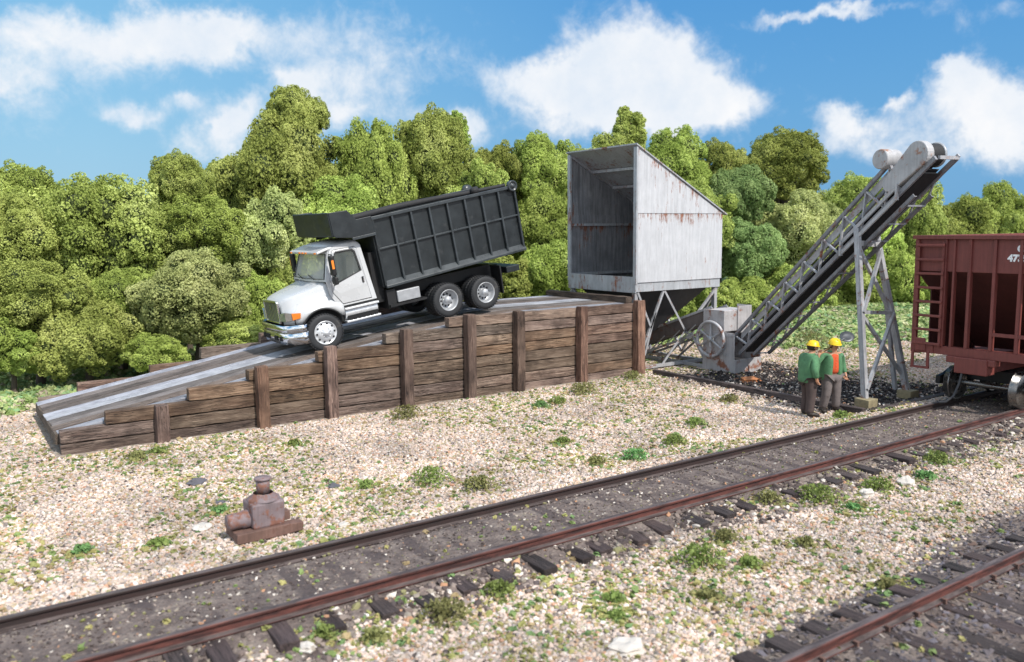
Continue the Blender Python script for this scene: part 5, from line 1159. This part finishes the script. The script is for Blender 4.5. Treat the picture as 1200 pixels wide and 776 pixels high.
# ------------------------------------------------------------------ trees
leaf_mat('leaf_olive', (.21,.26,.055), (.60,.67,.20), (.71,.74,.31), .22, .45, 2.6)
leaf_mat('leaf_fresh', (.20,.265,.05), (.58,.68,.185), (.69,.75,.28), .22, .45, 2.6)
leaf_mat('leaf_pale', (.30,.34,.12), (.68,.72,.31), (.79,.77,.42), .22, .45, 2.6)
leaf_mat('leaf_bluish', (.18,.29,.10), (.42,.56,.22), (.50,.62,.28), .22, .45, 2.6)
leaf_mat('leaf_deep', (.17,.21,.042), (.55,.61,.17), (.66,.70,.26), .22, .45, 2.6)
simple('crown_core', (.045,.062,.014), .95, 0, .3, 2); simple('bark', (.11,.085,.065), .95, 0, .3, 3, bumps=.6)  # core colour kept dark for the shaded gaps between leaf clumps
def crown_data(seed, nl, leaves, squash, leafsize, spread=1.0):
    """unit crown (radius ~1): overlapping clumps, each covered in small leaf faces, around a dark core"""
    g = np.random.default_rng(seed); C = []; 
    for i in range(nl):
        for _ in range(60):
            d = g.normal(size=3); d /= np.linalg.norm(d); 
            if d[2] < -.75: continue
            r = g.uniform(.15, .38); dist = (1-r)*g.uniform(.78, 1.16)
            c = d*dist*np.array([spread, spread, squash])
            if all(np.linalg.norm(c-q[0]) > .38*(r+q[1]) for q in C): C.append((c, r)); break
    C.append((np.zeros(3), .66)); V = []; N_ = []
    cs = np.array([c for c, _ in C]); rs = np.array([r for _, r in C]); w = rs**2; w /= w.sum()
    idx = g.choice(len(C), int(leaves*2.6), p=w); d = g.normal(size=(len(idx), 3)); d /= np.linalg.norm(d, axis=1)[:, None]
    ns = 22; sd = g.normal(size=(len(C), ns, 3)); sd /= np.linalg.norm(sd, axis=2)[:, :, None]; sr = g.uniform(.22, .42, (len(C), ns)); sk = g.integers(0, ns, len(idx))
    q0 = sd[idx, sk]*(.86)+d*(sr[idx, sk]*(1-.25*g.random(len(idx))**2))[:, None]; fl = g.random(len(idx)) < .22; q0 = np.where(fl[:, None], d*g.uniform(.74, .86, len(idx))[:, None], q0); okk = (np.linalg.norm(q0, axis=1) > .80) | fl; idx = idx[okk]; q0 = q0[okk]; d = d[okk]; p = cs[idx]+q0*rs[idx][:, None]; d = d*.75+q0/np.linalg.norm(q0, axis=1)[:, None]*.4
    # throw away leaves buried deep inside other clumps
    keep = np.ones(len(idx), bool); rel = 0
    for c, r in C: keep &= (np.linalg.norm(p-c, axis=1) > r*.74)
    p = p[keep][:leaves]; d = d[keep][:leaves]; n = len(p)
    nn = d*.9+g.normal(size=(n, 3))*.55; nn /= np.linalg.norm(nn, axis=1)[:, None]
    a = np.cross(nn, g.normal(size=(n, 3))); a /= np.linalg.norm(a, axis=1)[:, None]; b_ = np.cross(nn, a); q = leafsize*(.6+.8*g.random(n))[:, None]
    bend = nn*q*.35
    V = np.stack([p+a*q, p+b_*q*.75+bend, p-a*q, p-b_*q*.75+bend], 1).reshape(-1, 3); Fq = np.arange(n*4).reshape(-1, 4)
    return C, V, Fq
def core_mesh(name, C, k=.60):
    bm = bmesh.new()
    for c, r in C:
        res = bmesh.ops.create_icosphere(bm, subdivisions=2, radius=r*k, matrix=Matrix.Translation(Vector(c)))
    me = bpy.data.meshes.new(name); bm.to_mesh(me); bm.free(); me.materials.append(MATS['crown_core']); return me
CR = []
for i, (nl, lv, sq, ls, sp) in enumerate([(34, 62000, .80, .017, 1.0), (30, 62000, .95, .017, .9), (40, 66000, .70, .0165, 1.1), (22, 44000, .85, .022, 1.0), (26, 44000, .72, .022, 1.05), (12, 16000, 1.15, .036, .75)]):
    C, V, Fq = crown_data(100+i, nl, lv, sq, ls, sp); mats = {}
    CR.append((C, V, Fq, core_mesh('crown_core', C), {}))
def get_leaf_mesh(i, mt):
    C, V, Fq, core, cache = CR[i]
    if 0 not in cache: me = np_mesh('crown', V, Fq); me.materials.append(MATS[mt]); cache[0] = me
    return cache[0]
NT_ = [0]
def tree(px, top, bot, hw, Y, kind, mt, label, name='tree', rot=None, tilt=0):
    cpx = at(px, (top+bot)/2, Y); d = (cpx-CAMP).dot(FW); rx = hw/F_PX*d; rz = (bot-top)/2/F_PX*d
    sq = {0: .80, 1: .95, 2: .70, 3: .85, 4: .72, 5: 1.15}[kind]; sp = {0: 1.0, 1: .9, 2: 1.1, 3: 1.0, 4: 1.05, 5: .75}[kind]
    rx /= sp; NT_[0] += 1; rz_ = rz/sq
    gz = float(height(cpx.x, Y)); o = empty(name, (cpx.x, Y, gz)); tag(o, label, 'bush' if name == 'bush' else 'tree', 'green trees and bushes along the back of the yard')
    rot = NT_[0]*2.4 if rot is None else rot
    lf = bpy.data.objects.new('crown', get_leaf_mesh(kind, mt)); COL.objects.link(lf); lf.parent = o; lf.material_slots[0].link = 'OBJECT'; lf.material_slots[0].material = MATS[mt]
    lf.location = (0, 0, cpx.z-gz); lf.rotation_euler = (tilt, 0, rot); lf.scale = (rx, rx, rz_)
    co = bpy.data.objects.new('dark_core', CR[kind][3]); COL.objects.link(co); co.parent = lf  # added solid core, its dark colour stands for shade inside the crown
    zc = cpx.z-gz; mb = MB(); r0 = max(.07, rx*.07); mb.tube([(0, 0, -.1), (.05*rx, 0, zc*.4), (0, .04*rx, zc)], [r0*1.3, r0, r0*.7], 10)
    for k in range(4):
        a = rot+k*1.57; mb.tube([(0, 0, zc*.55), (rx*.25*math.cos(a), rx*.25*math.sin(a), zc*.85), (rx*.5*math.cos(a), rx*.5*math.sin(a), zc+rz*.2)], [r0*.6, r0*.45, r0*.2], 6)
    mb.build('trunk', 'bark', o); return o
TR = [
 # front bushes
 (12,385,446,42,27.0,3,'leaf_fresh','low green bush at the left edge standing on the grass bank','bush'),
 (100,358,440,60,26.8,4,'leaf_olive','low rounded olive bush nearest the low end of the ramp','bush'),
 (182,392,436,40,26.2,4,'leaf_fresh','small bush between the rounded olive bush and the large pale bush','bush'),
 (228,296,402,68,27.0,0,'leaf_pale','large pale green domed bush left of the truck nose','bush'),
 (278,370,420,42,26.3,3,'leaf_olive','small bush showing just left of the truck bumper','bush'),
 (40,308,402,66,28.0,0,'leaf_olive','wide bush behind the left edge bush','bush'),
 (140,318,400,58,28.6,2,'leaf_deep','dark bush between the pale domed bush and the left group','bush'),
 (308,318,420,42,28.0,3,'leaf_fresh','bush directly behind the truck hood','bush'),
 (360,300,400,60,28.6,0,'leaf_deep','bush hidden mostly behind the truck cab','bush'),
 (470,290,400,80,29.0,2,'leaf_deep','broad bush hidden mostly behind the dump body','bush'),
 (585,296,380,50,28.5,3,'leaf_olive','bush behind the rear wheels of the truck','bush'),
 (640,286,362,44,28.0,4,'leaf_fresh','bright bush in the gap between dump body and shed','bush'),
 (700,290,380,50,29.0,3,'leaf_deep','bush behind the shed floor','bush'),
 (800,300,395,50,29.5,3,'leaf_deep','bush seen through the shed legs','bush'),
 (868,328,378,48,27.5,4,'leaf_fresh','low bright bush just right of the shed behind the boot','bush'),
 (930,312,376,48,28.5,4,'leaf_olive','low bush behind the lower half of the conveyor','bush'),
 (992,300,378,46,29.0,3,'leaf_olive','low bush left of the trestle','bush'),
 (1050,288,382,44,28.0,3,'leaf_fresh','rounded bush between the trestle and the freight car','bush'),
 (1105,300,380,52,29.5,0,'leaf_deep','bush behind the ladder of the freight car','bush'),
 # middle row
 (108,212,345,92,31,2,'leaf_olive','wide flat topped tree at the left','tree'),
 (18,230,330,58,30.5,0,'leaf_olive','tree at the left edge behind the low bushes','tree'),
 (22,192,300,48,33,1,'leaf_deep','darker round topped tree at the far left skyline','tree'),
 (212,178,262,36,31.5,1,'leaf_olive','narrow leaning tree between the flat topped tree and the tallest tree','tree'),
 (236,232,318,58,30.4,0,'leaf_fresh','rounded tree just above the pale domed bush','tree'),
 (334,136,300,76,33,0,'leaf_olive','large tree forming the body of the tallest mass behind the cab','tree'),
 (346,103,166,38,33.4,4,'leaf_olive','separate mushroom shaped crown topping the tallest mass','tree'),
 (318,222,338,54,30.6,3,'leaf_pale','pale loose tree directly above the truck hood','tree'),
 (398,210,320,60,31,0,'leaf_fresh','green tree rising behind the cab shield','tree'),
 (436,146,290,52,33,0,'leaf_fresh','round topped tree above the front of the dump body','tree'),
 (506,128,270,50,33,1,'leaf_olive','tall tree above the middle of the dump body','tree'),
 (532,123,190,17,33.2,5,'leaf_fresh','thin upright spire beside the tall tree above the dump body','tree'),
 (560,190,300,52,31,3,'leaf_olive','tree behind the rear top corner of the dump body','tree'),
 (586,166,260,38,34,3,'leaf_deep','dark small tree on the skyline right of the truck','tree'),
 (634,156,262,42,33,1,'leaf_fresh','round tree on the skyline left of the shed','tree'),
 (640,222,320,50,30.8,0,'leaf_fresh','bright tree immediately left of the shed','tree'),
 (716,160,262,56,34,0,'leaf_olive','tree on the skyline behind the shed roof','tree'),
 (739,119,186,20,34.2,5,'leaf_olive','pointed spike of foliage above the shed roof','tree'),
 (788,154,258,50,34,0,'leaf_fresh','tree on the skyline right of the shed peak','tree'),
 (845,163,240,32,35,3,'leaf_deep','small dark tree between the shed roof and the big round tree','tree'),
 (917,152,244,49,34,1,'leaf_deep','big dark round topped tree left of the conveyor','tree'),
 (862,198,268,44,31.5,4,'leaf_bluish','bluish green tree behind the shed roof slope','tree'),
 (872,256,340,46,30,3,'leaf_bluish','bluish green tree beside the shed wall','tree'),
 (812,215,320,52,31,0,'leaf_olive','tree hidden mostly behind the shed wall','tree'),
 (938,226,322,56,31,0,'leaf_pale','pale tree behind the middle of the conveyor','tree'),
 (1002,205,310,44,33,1,'leaf_olive','tree on the skyline just left of the conveyor head','tree'),
 (1062,208,330,50,32,0,'leaf_olive','tall tree between trestle and freight car under the conveyor head','tree'),
 (1000,250,330,50,30.5,3,'leaf_fresh','bright tree directly behind the trestle top','tree'),
 (1118,232,330,46,33,3,'leaf_deep','tree above the ladder corner of the freight car','tree'),
 (1166,217,320,44,33,0,'leaf_fresh','tree above the freight car near the right edge','tree'),
 (1212,222,320,48,33,3,'leaf_olive','tree at the right edge above the freight car','tree'),
 (1150,280,390,70,31,2,'leaf_deep','bush hidden mostly behind the freight car','tree'),
 (1240,290,395,70,31,2,'leaf_deep','bush outside the right edge behind the freight car','tree'),
 (-50,215,330,60,31,0,'leaf_olive','tree just outside the left edge','tree'),
 (-45,330,440,55,27,3,'leaf_fresh','bush just outside the left edge','bush'),
 # back fillers, lower than the skyline
 (60,232,340,90,37,2,'leaf_deep','shaded tree filling the gap behind the left trees','tree'),
 (180,240,340,90,37,2,'leaf_deep','shaded tree behind the leaning tree','tree'),
 (290,190,330,90,37,0,'leaf_deep','shaded tree behind the tallest mass','tree'),
 (400,185,330,90,37,0,'leaf_deep','shaded tree behind the dump body, left one','tree'),
 (480,190,320,90,38,0,'leaf_deep','shaded tree behind the dump body, right one','tree'),
 (600,195,330,90,38,2,'leaf_deep','shaded tree behind the gap between truck and shed','tree'),
 (700,200,330,90,38,2,'leaf_deep','shaded tree behind the shed','tree'),
 (830,200,330,90,39,2,'leaf_deep','shaded tree behind the sloping shed roof','tree'),
 (930,215,335,90,39,2,'leaf_deep','shaded tree behind the conveyor','tree'),
 (1030,240,345,90,39,2,'leaf_deep','shaded tree behind the trestle','tree'),
 (1130,255,350,90,39,2,'leaf_deep','shaded tree behind the freight car, left one','tree'),
 (1230,255,350,90,39,2,'leaf_deep','shaded tree behind the freight car, right one','tree'),
]
for r_ in TR: tree(*r_[:8], name=r_[8], tilt=(.25 if r_[0] == 212 else 0))
